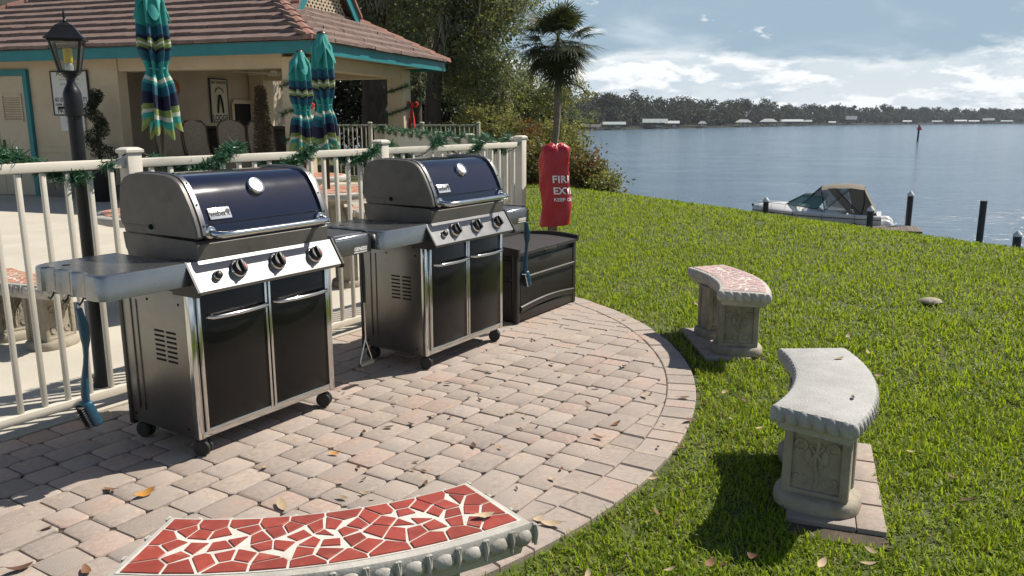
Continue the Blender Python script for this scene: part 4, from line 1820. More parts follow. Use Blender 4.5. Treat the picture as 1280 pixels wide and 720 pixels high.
def patchy_garland(a, b, H, label, seed, runs, thick=.044, n=2600):
    """runs = (t0, t1) stretches in metres where the greenery is thick; the wire goes all along"""
    a, b = Vector(a), Vector(b)
    L = (b - a).length
    d = (b - a).normalized()
    sd = Vector((d.y, -d.x, 0))
    rr = np.random.default_rng(seed)
    r = empty('garland', (a.x, a.y, H))
    tag(r, label, 'garland')
    def pos(t):
        ph = 2 * PI * t / .62 + seed
        return d * t + sd * (.042 * math.cos(ph)) + Vector((0, 0, -.022 + .055 * math.sin(ph)))
    mb = MB()
    mb.tube([pos(t) for t in np.arange(0, L, .03)], .0042, 5)
    mb.build('wire', wire_blk, r, 60)
    Vs = []
    for (t0, t1) in runs:
        k = int((t1 - t0) * n)
        for j in range(k):
            t = t0 + (t1 - t0) * rr.random()
            edge_ = min(1, (t - t0) / .08 + .25, (t1 - t) / .08 + .25)
            p = pos(t) + Vector(rr.normal(size=3)) * .012
            dv = Vector(rr.normal(size=3)) + d * (.7 if rr.random() < .5 else -.7)
            dv.normalize()
            Lq = thick * (.5 + .8 * rr.random()) * edge_
            s_ = dv.cross(Vector(rr.normal(size=3))).normalized() * .0030
            q_ = p + dv * Lq
            Vs += [p - s_, p + s_, q_ + s_ * .6, q_ - s_ * .6]
    V = np.array([tuple(v) for v in Vs])
    link('needles', raw_mesh('needles', V, np.arange(len(V)).reshape(-1, 4), garl_leaf), r)
    # rail tinsel star lights (tiny bulbs)
    return r


fa = FP(-.6, -.03)
fb = FP(4.23, -.03)
patchy_garland(fa, fb, 1.215, 'green fir garland wound on the rail behind the two grills', 2,
               [(.32, .45), (.50, .95), (1.0, 1.06), (1.32, 1.9), (2.02, 2.42), (2.60, 2.98), (3.10, 3.36), (3.55, 3.9), (4.05, 4.25), (4.45, 4.62), (0.0, .25)])
pa = corner + (back - corner).normalized() * .15
pts = [pa.lerp(back, k / 60) + Vector((.0, -.05, 1.20 + .05 * math.sin(k * 1.3) - .0)) for k in range(61)]
garland(pts, 'green garland draped along the lawn side fence of the pool deck', 700, 7, .06)
pts = [Vector((-4.35, 20.15, 1.28)).lerp(Vector((-.80, 19.65, 1.28)), k / 30) + Vector((0, -.03, .05 * math.sin(k * 1.7))) for k in range(31)]
garland(pts, 'thin green garland on the furthest fence under the oaks', 160, 8, .06)

# ================================================================== LAMP POST
LPX, LPY = -2.20, 4.15
r = empty('lamp_post', (LPX, LPY, 0), .35)
r.scale = (1, 1, 1.015)
tag(r, 'black lamp post with four-sided glass lantern standing behind the near fence', 'lamp post')
mb = MB()
mb.lathe([(.048, 0), (.048, .05), (.040, .07), (.036, .5), (.034, 1.30), (.034, 1.42)], 20)
post = mb.build('post', lamp_black, r, 40)
mb = MB()
mb.lathe([(.034, 1.395), (.043, 1.398), (.044, 1.45), (.043, 1.505), (.034, 1.53), (.020, 1.555), (.020, 1.575), (.032, 1.588), (.038, 1.60), (.036, 1.612)], 20)
mb.build('collar', lamp_black, r, 40)
mb = MB()
mb.tube([(-.042, 0, 1.44), (-.062, 0, 1.437)], .006, 6)
mb.ell((-.064, 0, 1.437), (.008, .008, .008), 0, None, 8, 5)
mb.ell((.0, -.036, 1.39), (.007, .007, .014), 0, None, 8, 5)
mb.build('set_screw', lamp_black, r, 50)
LZ = 1.605
zb, zt = LZ, LZ + .150
wb, wt_ = .040, .068
lan = MB()
lan.box((0, 0, zb + .004), (2 * wb + .012, 2 * wb + .012, .012), 0, None, .003)
lan.box((0, 0, zt), (2 * wt_ + .018, 2 * wt_ + .018, .012), 0, None, .003)
for sx in (-1, 1):
    for sy in (-1, 1):
        lan.beam((sx * wb, sy * wb, zb), (sx * wt_, sy * wt_, zt), .009, .009)
lant = lan.build('lantern_frame', lamp_black, r, 35)
for k in range(4):
    M = Matrix.Rotation(k * PI / 2, 4, 'Z')
    gm = MB()
    gm.add([(-wb + .004, -wb - .001, zb + .008), (wb - .004, -wb - .001, zb + .008), (wt_ - .004, -wt_ - .001, zt - .004), (-wt_ + .004, -wt_ - .001, zt - .004)], [(0, 1, 2, 3)], 0, M)
    gm.build('glass_pane', lantern_glass, lant)
mb = MB()
def sqring(w, z):
    return [(sx * w, sy * w, z) for sx, sy in ((-1, -1), (1, -1), (1, 1), (-1, 1))]
mb.loft([sqring(.086, zt + .004), sqring(.090, zt + .009), sqring(.078, zt + .018), sqring(.056, zt + .048), sqring(.038, zt + .072), sqring(.015, zt + .086), sqring(.008, zt + .090)])
mb.build('lantern_roof', lamp_black, lant, 20)
mb = MB()
mb.lathe([(.009, zt + .086), (.012, zt + .094), (.007, zt + .100), (.005, zt + .105), (.008, zt + .114), (.007, zt + .125), (.003, zt + .142), (.002, zt + .148)], 12)
mb.build('finial', lamp_black, lant, 50)
mb = MB()
mb.lathe([(.016, LZ + .045), (.020, LZ + .052), (.021, LZ + .112), (.018, LZ + .118)], 16)
mb.build('bulb', bulb_yellow, lant, 50)
mb = MB()
mb.lathe([(.019, LZ + .006), (.021, LZ + .034), (.016, LZ + .046)], 14)
mb.build('bulb_socket', badge, lant, 50)

# ================================================================== DECK TABLES, BENCHES, UMBRELLAS
def mosaic_table(c, label, seed):
    r = empty('mosaic_table', (c[0], c[1], 0), seed)
    tag(r, label, 'table', 'round mosaic tables on the pool deck')
    mb = MB()
    prof = [(.42, .655), (.46, .660), (.505, .675), (.515, .70), (.510, .722), (.495, .732), (.02, .734)]
    mb.lathe(prof, 40)
    top = mb.build('table_top', conc, r, 40)
    mb = MB()
    rr = random.Random(seed * 10 + 3)
    pts = []
    while len(pts) < 60:
        a = rr.uniform(0, 2 * PI)
        q_ = math.sqrt(rr.random()) * .46
        p = (q_ * math.cos(a), q_ * math.sin(a))
        if all(math.hypot(p[0] - w[0], p[1] - w[1]) > .062 for w in pts) or rr.random() < .01:
            pts.append(p)
    for cl in voronoi_cells(pts, (-.47, -.47, .47, .47)):
        for a in np.linspace(0, 2 * PI, 33)[:-1]:
            cl = clip_half(cl, math.cos(a), math.sin(a), .462)
            if len(cl) < 3:
                break
        if len(cl) >= 3:
            cl = shrink(cl, .008)
            if len(cl) >= 3 and area(cl) > 2e-4:
                mb.prism(cl, .732, .7385, 0, inset=.001)
    tag(mb.build('mosaic_tiles', tile_deck, top), kind='stuff')
    mb = MB()
    mb.lathe([(.24, 0), (.25, .03), (.24, .06), (.17, .09), (.13, .16), (.15, .30), (.19, .42), (.15, .52), (.14, .58), (.20, .63), (.30, .657)], 20)
    for k in range(6):
        a = k * PI / 3
        mb.tube([(.17 * math.cos(a), .17 * math.sin(a), .10), (.15 * math.cos(a), .15 * math.sin(a), .25), (.20 * math.cos(a), .20 * math.sin(a), .42), (.17 * math.cos(a), .17 * math.sin(a), .56)], [.02, .03, .035, .02], 6)
    mb.build('pedestal', conc_ped, r, 45)


def umb_mat():
    m = bpy.data.materials.new('striped_umbrella_fabric')
    m.use_nodes = True
    t = NT(m.node_tree)
    bs = t.n['Principled BSDF']
    at_ = t.n.new('ShaderNodeAttribute')
    at_.attribute_name = 'radial'
    ramp = t.n.new('ShaderNodeValToRGB')
    ramp.color_ramp.interpolation = 'CONSTANT'
    T = (.028, .30, .27, 1)
    D = (.010, .10, .16, 1)
    Nv = (.010, .012, .045, 1)
    Wt = (.60, .60, .52, 1)
    Lm = (.22, .30, .085, 1)
    stops = [(0, T), (.30, D), (.37, Nv), (.395, Lm), (.415, Wt), (.43, Lm), (.455, Nv), (.48, D), (.55, T), (.66, Wt), (.685, T), (.71, D), (.77, Nv), (.86, Lm), (.905, Wt), (.93, T), (.975, Lm)]
    el = ramp.color_ramp.elements
    while len(el) > 1:
        el.remove(el[-1])
    el[0].position, el[0].color = stops[0]
    for p, c in stops[1:]:
        e = el.new(p)
        e.color = c
    t.l.new(at_.outputs['Fac'], ramp.inputs[0])
    t.l.new(ramp.outputs[0], bs.inputs['Base Color'])
    bs.inputs['Roughness'].default_value = .7
    co = t.n.new('ShaderNodeTexCoord').outputs['Object']
    b = t.n.new('ShaderNodeBump')
    b.inputs['Strength'].default_value = .25
    b.inputs['Distance'].default_value = .01
    t.l.new(t.noise(co, 30, 4), b.inputs['Height'])
    t.l.new(b.outputs[0], bs.inputs['Normal'])
    out = t.n['Material Output']
    tr = t.n.new('ShaderNodeBsdfTranslucent')
    t.l.new(ramp.outputs[0], tr.inputs[0])
    ms = t.n.new('ShaderNodeMixShader')
    ms.inputs[0].default_value = .18
    t.l.new(bs.outputs[0], ms.inputs[1])
    t.l.new(tr.outputs[0], ms.inputs[2])
    t.l.new(ms.outputs[0], out.inputs[0])
    return m


UMB = umb_mat()


def umbrella(c, ztop, zbot, label, seed, fat=1.0):
    r = empty('patio_umbrella', (c[0], c[1], 0))
    tag(r, label, 'umbrella', 'closed striped umbrellas on the pool deck')
    mb = MB()
    mb.tube([(0, 0, .02), (0, 0, ztop + .01)], .019, 10)
    mb.build('pole', chairfr, r, 50)
    mb = MB()
    mb.lathe([(.04, ztop - .012), (.048, ztop + .0), (.04, ztop + .014), (.012, ztop + .024)], 14)
    mb.build('top_cap', chairfr, r, 40)
    rr = random.Random(seed)
    K = 64
    FOLD = 8
    Hh = ztop - zbot
    S = 36
    V, rad = [], []
    ph0 = rr.uniform(0, 6)
    wob = [rr.uniform(.75, 1.25) for _ in range(FOLD)]
    tie = .60
    for i in range(S + 1):
        a = i / S
        if a < .10:
            r0 = .045 + .45 * a
        else:
            r0 = .090 + .020 * math.sin(a * 4)
        if a < tie:
            r0 *= 1 - .35 * math.exp(-((a - tie) / .09) ** 2)
        else:
            r0 = r0 * (1 - .35 * math.exp(-((a - tie) / .07) ** 2)) + .045 * ((a - tie) / (1 - tie)) ** 1.2
        fold = .26 + .28 * a
        if a < .06:
            fold = .08
        for k in range(K):
            t = 2 * PI * k / K
            f = math.cos(FOLD * t + ph0 + 1.3 * math.sin(3 * a + seed))
            w = wob[int(k / K * FOLD) % FOLD]
            rr_ = r0 * fat * (1 + fold * f * w)
            tw = t + .5 * a
            zz_ = ztop - Hh * a - (.06 * f + .05 * math.sin(2 * t + seed)) * a ** 3
            if a < .22:
                zz_ -= 0
            V.append((rr_ * math.cos(tw), rr_ * math.sin(tw), zz_))
            rad.append(min(.999, max(0, a + .028 * f * a * 1.4)))
    # outer hem flap near the top (vent)
    F = [(i * K + k, (i + 1) * K + k, (i + 1) * K + (k + 1) % K, i * K + (k + 1) % K) for i in range(S) for k in range(K)]
    me = raw_mesh('canopy', V, F, UMB)
    att = me.attributes.new('radial', 'FLOAT', 'POINT')
    att.data.foreach_set('value', rad)
    me.polygons.foreach_set('use_smooth', [True] * len(F))
    can = link('canopy', me, r)
    # vent flap
    V, rad = [], []
    for i in range(9):
        a = i / 8
        for k in range(K):
            t = 2 * PI * k / K
            f = math.cos(4 * t + seed)
            r0 = (.05 + .075 * a * (1 + .35 * f)) * (.3 + .7 * fat)
            V.append((r0 * math.cos(t), r0 * math.sin(t), ztop - .005 - .20 * a - .07 * a * a * f))
            rad.append(.05 + .1 * a)
    F = [(i * K + k, (i + 1) * K + k, (i + 1) * K + (k + 1) % K, i * K + (k + 1) % K) for i in range(8) for k in range(K)]
    me = raw_mesh('vent_flap', V, F, UMB)
    att = me.attributes.new('radial', 'FLOAT', 'POINT')
    att.data.foreach_set('value', rad)
    me.polygons.foreach_set('use_smooth', [True] * len(F))
    link('vent_flap', me, can)
    mb = MB()
    zt_ = ztop - Hh * tie
    mb.tube([(.078 * fat * math.cos(2 * PI * k / 20), .078 * fat * math.sin(2 * PI * k / 20), zt_ + .006 * math.sin(k)) for k in range(21)], .010, 6)
    mb.build('tie_strap', teal, r, 60)
    return r


TB = [(-2.58, 6.05), (-1.80, 7.95), (-2.55, 10.05)]
mosaic_table(TB[0], 'round mosaic table under the striped umbrella beside the lamp post', 1)
mosaic_table(TB[1], 'round mosaic table seen between the two grills through the fence', 2)
mosaic_table(TB[2], 'round mosaic table set furthest back on the deck', 3)
umbrella(TB[0], 2.36, 1.36, 'closed teal striped umbrella standing nearest the lamp post', 4, .80)
umbrella(TB[1], 2.20, 1.10, 'taller looking closed teal striped umbrella over the table between the grills', 7, .80)
umbrella(TB[2], 2.20, 1.06, 'closed teal striped umbrella in front of the porch corner column', 10)
for (c, d_, lab) in ((TB[0], (-.45, -.89), 'mosaic topped curved bench beside the lamp post on the pool deck'),
                     (TB[0], (.75, -.66), 'mosaic topped curved bench on the deck hidden behind the nearer grill'),
                     (TB[1], (.15, -.99), 'mosaic topped curved bench on the deck between the two grills'),
                     (TB[1], (-.95, .3), 'mosaic topped curved bench on the deck left of the middle table'),
                     (TB[2], (.55, -.83), 'mosaic topped curved bench before the furthest table'),
                     (TB[2], (-.8, -.6), 'mosaic topped curved bench left of the furthest table')):
    bench(c, d_, lab, 'mosaic', tiles=tiles_deck, group='curved benches on the pool deck')

# ================================================================== POOL HOUSE
BS = Vector((.319, .948, 0)).normalized()      # along its lawn side, away from camera
BL = Vector((-BS.y, BS.x, 0))                  # along its front, to the left
BC = Vector((-3.04, 12.68, 0))                 # eave corner in plan
EZ = 2.40                                      # underside of fascia
FH = .19
BANG = math.atan2(-BL.y, -BL.x)                # local x = -BL (right), local y = BS (back)
house = empty('pool_house', BC, BANG)
tag(house, 'tan stucco pool house with teal trim, open porch and brown tiled roof', 'building')
# local coords: x to the right (0 at the eave corner, negative to the left), y back
OV = .55
D_ = 5.14
XLEFT = -9.95
FW = -4.25            # right end of front wall
WT = .22


def HB(name, m, boxes, parent=house, bev=0.0, sm=None):
    mb = MB()
    for c, d in boxes:
        mb.box(c, d, 0, None, bev)
    return mb.build(name, m, parent, sm)


Htop = EZ + .10
# front wall with a door opening
DX0, DX1, DH = -8.05, -6.27, 2.30
HB('front_wall', stucco, [(((FW + DX1) / 2, OV + WT / 2, Htop / 2), (FW - DX1, WT, Htop)),
                          (((DX0 + DX1) / 2, OV + WT / 2, (DH + Htop) / 2), (DX1 - DX0, WT, Htop - DH)),
                          (((XLEFT + .5 + DX0) / 2, OV + WT / 2, Htop / 2), (DX0 - XLEFT - .5, WT, Htop))])
HB('base_band', stucco_band, [(((FW + DX1) / 2 - .03, OV - .012, .13), (FW - DX1 - .10, .03, .26))])
HB('wall_trim', stucco, [(((FW + DX1) / 2, OV - .010, .86), (FW - DX1 - .12, .024, .10))], bev=.006)
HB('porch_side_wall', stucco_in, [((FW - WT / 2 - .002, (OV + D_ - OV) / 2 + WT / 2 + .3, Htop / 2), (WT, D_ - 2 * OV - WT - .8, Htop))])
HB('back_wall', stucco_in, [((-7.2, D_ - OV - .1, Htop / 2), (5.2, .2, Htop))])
HB('porch_pier', stucco, [((-4.05, D_ - OV - .2, Htop / 2), (.36, .36, Htop))], bev=.01)
# door frame and doors
HB('door_frame', teal, [((DX0 + .05, OV - .02, DH / 2), (.10, .10, DH)), ((DX1 - .05, OV - .02, DH / 2), (.10, .10, DH)), (((DX0 + DX1) / 2, OV - .02, DH - .05), (DX1 - DX0 - .2, .10, .10))])
for k in range(2):
    w_ = (DX1 - DX0 - .2) / 2
    x = DX0 + .1 + w_ * (k + .5)
    dr = HB('door', door_tan, [((x, OV + .03, (DH - .1) / 2), (w_ - .008, .045, DH - .12))], bev=.004)
    mb = MB()
    for j in range(10):
        M = Matrix.Translation((x, OV + .0, 1.42 + j * .042)) @ Matrix.Rotation(.6, 4, 'X')
        mb.box((0, 0, 0), (w_ * .52, .03, .012), 0, M)
    mb.build('louver', door_tan, dr)
    HB('louver_frame', door_tan, [((x, OV + .0, 1.86), (w_ * .62, .03, .035)), ((x, OV + .0, 1.38), (w_ * .62, .03, .035)), ((x - w_ * .29, OV, 1.62), (.035, .03, .445)), ((x + w_ * .29, OV, 1.62), (.035, .03, .445))], dr)
    mb = MB()
    mb.tube([(x + (.31 if k == 0 else -.31), OV - .01, .92), (x + (.31 if k == 0 else -.31), OV - .06, .92), (x + (.22 if k == 0 else -.22), OV - .06, .93)], .012, 7)
    mb.box((x + (.31 if k == 0 else -.31), OV - .002, .95), (.045, .02, .17))
    mb.build('door_handle', chairfr, dr, 50)
# columns and beams
cols = [(-OV - .18, OV + .18), (-OV - .18, D_ - OV - .18), (-OV - .18 - 0.0, 0)]
for x, y in cols[:2]:
    HB('column', stucco, [((x, y, EZ / 2), (.36, .36, EZ))], bev=.012)
HB('beam', stucco, [(((FW - OV - .36) / 2, OV + .18, EZ - .06), (-OV - .36 - FW, .30, .22)), ((-OV - .18, D_ / 2, EZ - .06), (.30, D_ - 2 * OV - .72, .22)), (((FW - OV - .36) / 2, D_ - OV - .18, EZ - .06), (-OV - .36 - FW, .30, .22))])
# soffit / porch ceiling
HB('ceiling', stucco, [(((XLEFT) / 2 - .05, D_ / 2, EZ + .075), (-XLEFT - .2, D_ - .12, .03))])
# fascia
HB('fascia', teal, [((XLEFT / 2, .02, EZ + FH / 2), (-XLEFT, .04, FH))])
HB('fascia', teal, [((-.02, D_ / 2 + .02, EZ + FH / 2), (.04, D_ - .045, FH))])
HB('fascia', teal, [((XLEFT / 2, D_ - .02, EZ + FH / 2), (-XLEFT - .09, .04, FH))])
# porch counter
cnt = HB('bar_counter', counter_m, [((-2.75, 2.10, .62), (2.7, .10, 1.24))])
HB('counter_top', counter_m, [((-2.75, 2.05, 1.265), (2.9, .55, .05))], cnt, bev=.01)
# window on the far part of the side wall
wn = HB('window_frame', door_tan, [((FW + .01, 3.98, 1.78), (.08, .72, .08)), ((FW + .01, 3.60, 1.28), (.08, .07, .96)), ((FW + .01, 4.36, 1.28), (.08, .07, .96))])
HB('window_pane', slot_dark, [((FW + .003, 3.98, 1.27), (.02, .68, .94))], wn)
# ceiling fan
fan = HB('ceiling_fan', dark_fascia, [((-2.2, 2.2, EZ - .15), (.16, .16, .10)), ((-2.2, 2.2, EZ - .02), (.04, .04, .2))], bev=.01)
mb = MB()
for k in range(5):
    M = Matrix.Translation((-2.2, 2.2, EZ - .15)) @ Matrix.Rotation(k * 2 * PI / 5 + .3, 4, 'Z')
    mb.box((.42, 0, 0), (.62, .12, .012), 0, M)
mb.build('fan_blades', dark_fascia, fan)

# roof: hipped, with a small gablet over the right-hand hip
SLOPE = .53
ROOF_Z = EZ + FH - .012
OH = .06
mb = MB()
run = D_ / 2 + OH
xr, xl = OH, XLEFT - OH
y0, y1 = -OH, D_ + OH
rz_ = ROOF_Z + run * SLOPE
A, B_, C_, D2 = (xl, y0, ROOF_Z), (xr, y0, ROOF_Z), (xr, y1, ROOF_Z), (xl, y1, ROOF_Z)
R1, R2 = (xl + run, D_ / 2, rz_), (xr - run, D_ / 2, rz_)
mb.add([A, B_, C_, D2, R1, R2], [(0, 1, 5, 4), (1, 2, 5), (2, 3, 4, 5), (3, 0, 4), (0, 3, 2, 1)])
roof = mb.build('roof', rooft, house)
EXPO = .30
sl_len = math.sqrt(1 + SLOPE ** 2)


def tile_courses(name, p0, along, inward, length, hip_l, hip_r, seed, maxd=run):
    """overlapping flat tiles; p0 = eave corner, along/inward plan unit vectors"""
    rr = random.Random(seed)
    mb = MB()
    nc = int(maxd / (EXPO / sl_len))
    for k in range(nc):
        d0 = k * EXPO / sl_len
        a0 = d0 * hip_l
        a1 = length - d0 * hip_r
        x = a0 - (.17 if k % 2 else 0)
        w = .33
        lift0, lift1 = .075, .014
        while x < a1:
            xa, xb = max(x, a0 - .02) + .003, min(x + w, a1 + .02) - .003
            x += w
            if xb - xa < .03:
                continue
            j = rr.uniform(-.006, .006)
            dd0, dd1 = d0 - .02 + rr.uniform(-.008, .008), d0 + (EXPO + .05) / sl_len
            vs = []
            for (aa, dd, lf) in ((xa, dd0, lift0 + j), (xb, dd0, lift0 + j + rr.uniform(-.003, .003)), (xb, dd1, lift1), (xa, dd1, lift1)):
                p = p0 + along * aa + inward * dd
                z = ROOF_Z + dd * SLOPE
                vs.append((p.x, p.y, z + lf))
            vs += [(v[0], v[1], v[2] - .055) for v in vs]
            mb.add(vs, [(0, 1, 2, 3), (0, 4, 5, 1), (1, 5, 6, 2), (3, 7, 4, 0)])
    return tag(mb.build(name, rooft, roof), kind='stuff')


X_, Y_ = Vector((1, 0, 0)), Vector((0, 1, 0))
tile_courses('roof_tiles', Vector((xl, y0, 0)), X_, Y_, xr - xl, 1, 1, 1)
tile_courses('roof_tiles', Vector((xr, y0, 0)), Y_, -X_, y1 - y0, 1, 1, 2)


def ridge_run(a, b, n):
    a, b = Vector(a), Vector(b)
    d = (b - a)
    L = d.length / n
    d.normalize()
    s = Vector((-d.y, d.x, 0)).normalized()
    mb = MB()
    u = Vector((0, 0, 1))
    def ring(t, w, lift):
        p = a + d * t
        return [p - s * w + u * (lift - .045), p - s * w * .55 + u * (lift + .035), p + u * (lift + .055), p + s * w * .55 + u * (lift + .035), p + s * w + u * (lift - .045), p + u * (lift - .02)]
    for k in range(n):
        m = MB()
        m.loft([ring(k * L, .135, .045), ring((k + 1) * L + .04, .115, .02)])
        m.build('ridge_tile', roofr, roof, 30)


ridge_run(B_, (xr - run, D_ / 2, rz_), 11)
ridge_run((xr, y1, ROOF_Z), (xr - run, D_ / 2, rz_), 11)
ridge_run(A, (xl + run, D_ / 2, rz_), 11)
# gablet (dutch gable) facing the lawn
gx = xr - run * .52
gz = ROOF_Z + run * .52 * SLOPE
gw = .92
gh = 1.05
gy = D_ / 2
mb = MB()
mb.add([(gx - .02, gy - gw + .06, gz + .02), (gx - .02, gy + gw - .06, gz + .02), (gx - .02, gy, gz + gh - .05)], [(0, 1, 2)])
gab = mb.build('gablet_backing', slot_dark, roof)
mb = MB()
for k in range(-12, 13):
    for sgn in (-1, 1):
        # lattice strips clipped to the triangle
        c = k * .12
        pts = []
        for s_ in np.linspace(0, 1, 41):
            y = gy - gw + 2 * gw * s_
            z = sgn * (y - gy) + c + .45
            lim = gh * (1 - abs(y - gy) / gw)
            if .02 < z < lim - .03:
                pts.append((gx, y, gz + z))
        if len(pts) > 2:
            mb.beam(pts[0], pts[-1], .032, .012, 0, (1, 0, 0))
mb.build('gablet_lattice', stucco, roof)
mb = MB()
for sgn in (-1, 1):
    mb.beam((gx + .14, gy + sgn * (gw + .12), gz - .06), (gx + .14, gy, gz + gh + .08), .035, .17)
mb.build('gablet_trim', teal, roof)
mb = MB()
for sgn in (-1, 1):
    mb.add([(gx + .20, gy + sgn * (gw + .18), gz + .02), (gx + .20, gy, gz + gh + .20), (gx - 1.8, gy, gz + gh + .20), (gx - .9, gy + sgn * (gw + .18), gz + .02),
            (gx + .20, gy + sgn * (gw + .18), gz + .08), (gx + .20, gy, gz + gh + .28), (gx - 1.8, gy, gz + gh + .28), (gx - .9, gy + sgn * (gw + .18), gz + .08)],
           [(0, 1, 2, 3), (4, 7, 6, 5), (0, 4, 5, 1), (3, 2, 6, 7), (0, 3, 7, 4)])
mb.build('gablet_roof', roofr, roof)


def HW(x, y, z):
    """house local -> world"""
    return BC - BL * x + BS * y + Vector((0, 0, z))


# second building behind, only its wall shows above the roof
r = empty('neighbour_building', HW(-9.5, 10.5, 0), BANG)
tag(r, 'plain tan wall of a taller building rising behind the pool house roof', 'building')
mb = MB()
mb.box((-5, .8, 3.0), (11, 1.6, 6.0))
mb.build('wall', stucco_in, r)
mb = MB()
mb.box((-5, .8, 6.08), (11.6, 2.2, .16))
mb.build('roof', rooft, r)
mb = MB()
for k in range(4):
    mb.box((-9 + 2.4 * k, -.012, 4.6), (.06, .03, 2.6))
mb.build('wall_batten', stucco, r)
# pale wall seen through the porch
r = empty('shed', HW(-7.4, D_ + 1.2, 0), BANG)
tag(r, 'pale stucco outbuilding seen through the back of the porch', 'building')
mb = MB()
mb.box((0, .7, 1.5), (3.4, 1.4, 3.0))
mb.build('wall', stucco, r)
mb = MB()
mb.box((0, .7, 3.06), (3.8, 1.8, .12))
mb.build('roof', rooft, r)
mb = MB()
mb.box((1.1, -.012, 1.05), (.08, .03, 2.1))
mb.build('door_trim', door_tan, r)

# ---- signs
def sign(name, label, cat, loc, rz_, w, h, plate, texts, frame=None, border=.0):
    r = empty(name, loc, rz_)
    tag(r, label, cat)
    mb = MB()
    mb.box((0, 0, 0), (w, .014, h), 0, None, .003)
    pl_ = mb.build('plate', plate, r)
    if frame:
        mb = MB()
        f = .022
        for c, d in (((0, -.004, h / 2), (w + f, .026, f)), ((0, -.004, -h / 2), (w + f, .026, f)), ((-w / 2, -.004, 0), (f, .026, h - f)), ((w / 2, -.004, 0), (f, .026, h - f))):
            mb.box(c, d)
        mb.build('frame', frame, r)
    for txt, size, x, z, b, m in texts:
        tmesh = text_mesh(txt, size, m, .0004, bold=b)
        ext = max(v.co.x for v in tmesh.vertices) * 2
        if ext > w * .9:
            for v in tmesh.vertices:
                v.co.x *= w * .9 / ext
        link('lettering', tmesh, pl_, (x, -.0085, z), (PI / 2, 0, 0))
    return r


sign_white = mat('sign_white', (.55, .56, .54), .5, 0, .05, 5)
plaque_cream = mat('plaque_cream', (.46, .42, .33), .6, 0, .08, 6)
tx = [('POOL RULES', .085, 0, .47, .002, ink_black), ('NO GLASS ALLOWED', .038, 0, .39, 0, ink_black), ('POOL HOURS DAWN TO DUSK', .034, 0, .33, 0, ink_black), ('SHOWER BEFORE ENTERING', .034, 0, .22, 0, ink_black),
      ('NO PETS IN POOL', .034, 0, .10, 0, ink_black), ('NO RUNNING', .034, 0, .04, 0, ink_black), ('NO LIFEGUARD ON DUTY', .092, 0, -.16, .002, ink_black), ('SWIM AT YOUR OWN RISK', .058, 0, -.28, .001, ink_black), ('NO DIVING', .11, 0, -.42, .003, ink_black)]
tx = [(a_, s_ * (1.15 if s_ > .05 else .95), x_, z_ * .72, b_ * 1.2, m_) for a_, s_, x_, z_, b_, m_ in tx]
sign('rules_sign', 'white pool rules sign with black lettering on the wall behind the lamp post', 'sign', HW(-5.31, OV - .03, 1.87), BANG, .83, .76, sign_white, tx, ink_black)
sign('notice_sign', 'small white notice mounted below the pool rules sign', 'sign', HW(-5.33, OV - .03, 1.34), BANG, .56, .27, sign_white,
     [('POOL CAPACITY 25', .034, 0, .11, 0, ink_black), ('NO FOOD OR DRINK', .030, 0, .03, 0, ink_black), ('IN THE POOL', .030, 0, -.04, 0, ink_black), ('EXIT BY GATE', .030, 0, -.11, 0, ink_black)])
# lodge plaque on the porch side wall (faces right)
pq = sign('lodge_plaque', 'tall cream wall plaque lettered LODGE inside the porch', 'plaque', HW(FW + .02, 3.2, 1.79), BANG + PI / 2, .54, .86, plaque_cream,
          [('ON THE RIVER', .085, 0, .36, .002, ink_black), ('LODGE', .165, 0, -.35, .005, ink_black)], ink_black)
mb = MB()
for s in (-1, 1):
    mb.tube([(s * .02, -.008, .12), (s * .05, -.009, -.02), (s * .075, -.009, -.16), (s * .085, -.009, -.25)], [.03, .045, .04, .035], 8, 0, True, .25)
mb.tube([(-.14, -.008, .16), (-.09, -.008, .23), (0, -.008, .26), (.09, -.008, .23), (.14, -.008, .16)], [.012, .022, .028, .022, .012], 6, 0, True, .3)
mb.build('emblem', ink_black, pq, 60)
r = empty('life_ring_sign', HW(FW + .02, 1.88, 1.99), BANG + PI / 2)
tag(r, 'round orange plaque on the shaded porch wall', 'plaque')
mb = MB()
mb.lathe([(.17, 0), (.165, .02), (.15, .024)], 24, 0, Matrix.Rotation(PI / 2, 4, 'X'))
mb.build('disc', mat('orange_disc', (.30, .08, .03), .6, 0, .1, 6), r, 40)
mb = MB()
mb.box((0, -.026, .02), (.03, .006, .14))
mb.box((.03, -.026, -.03), (.08, .006, .03))
mb.build('emblem', plaque_cream, r)

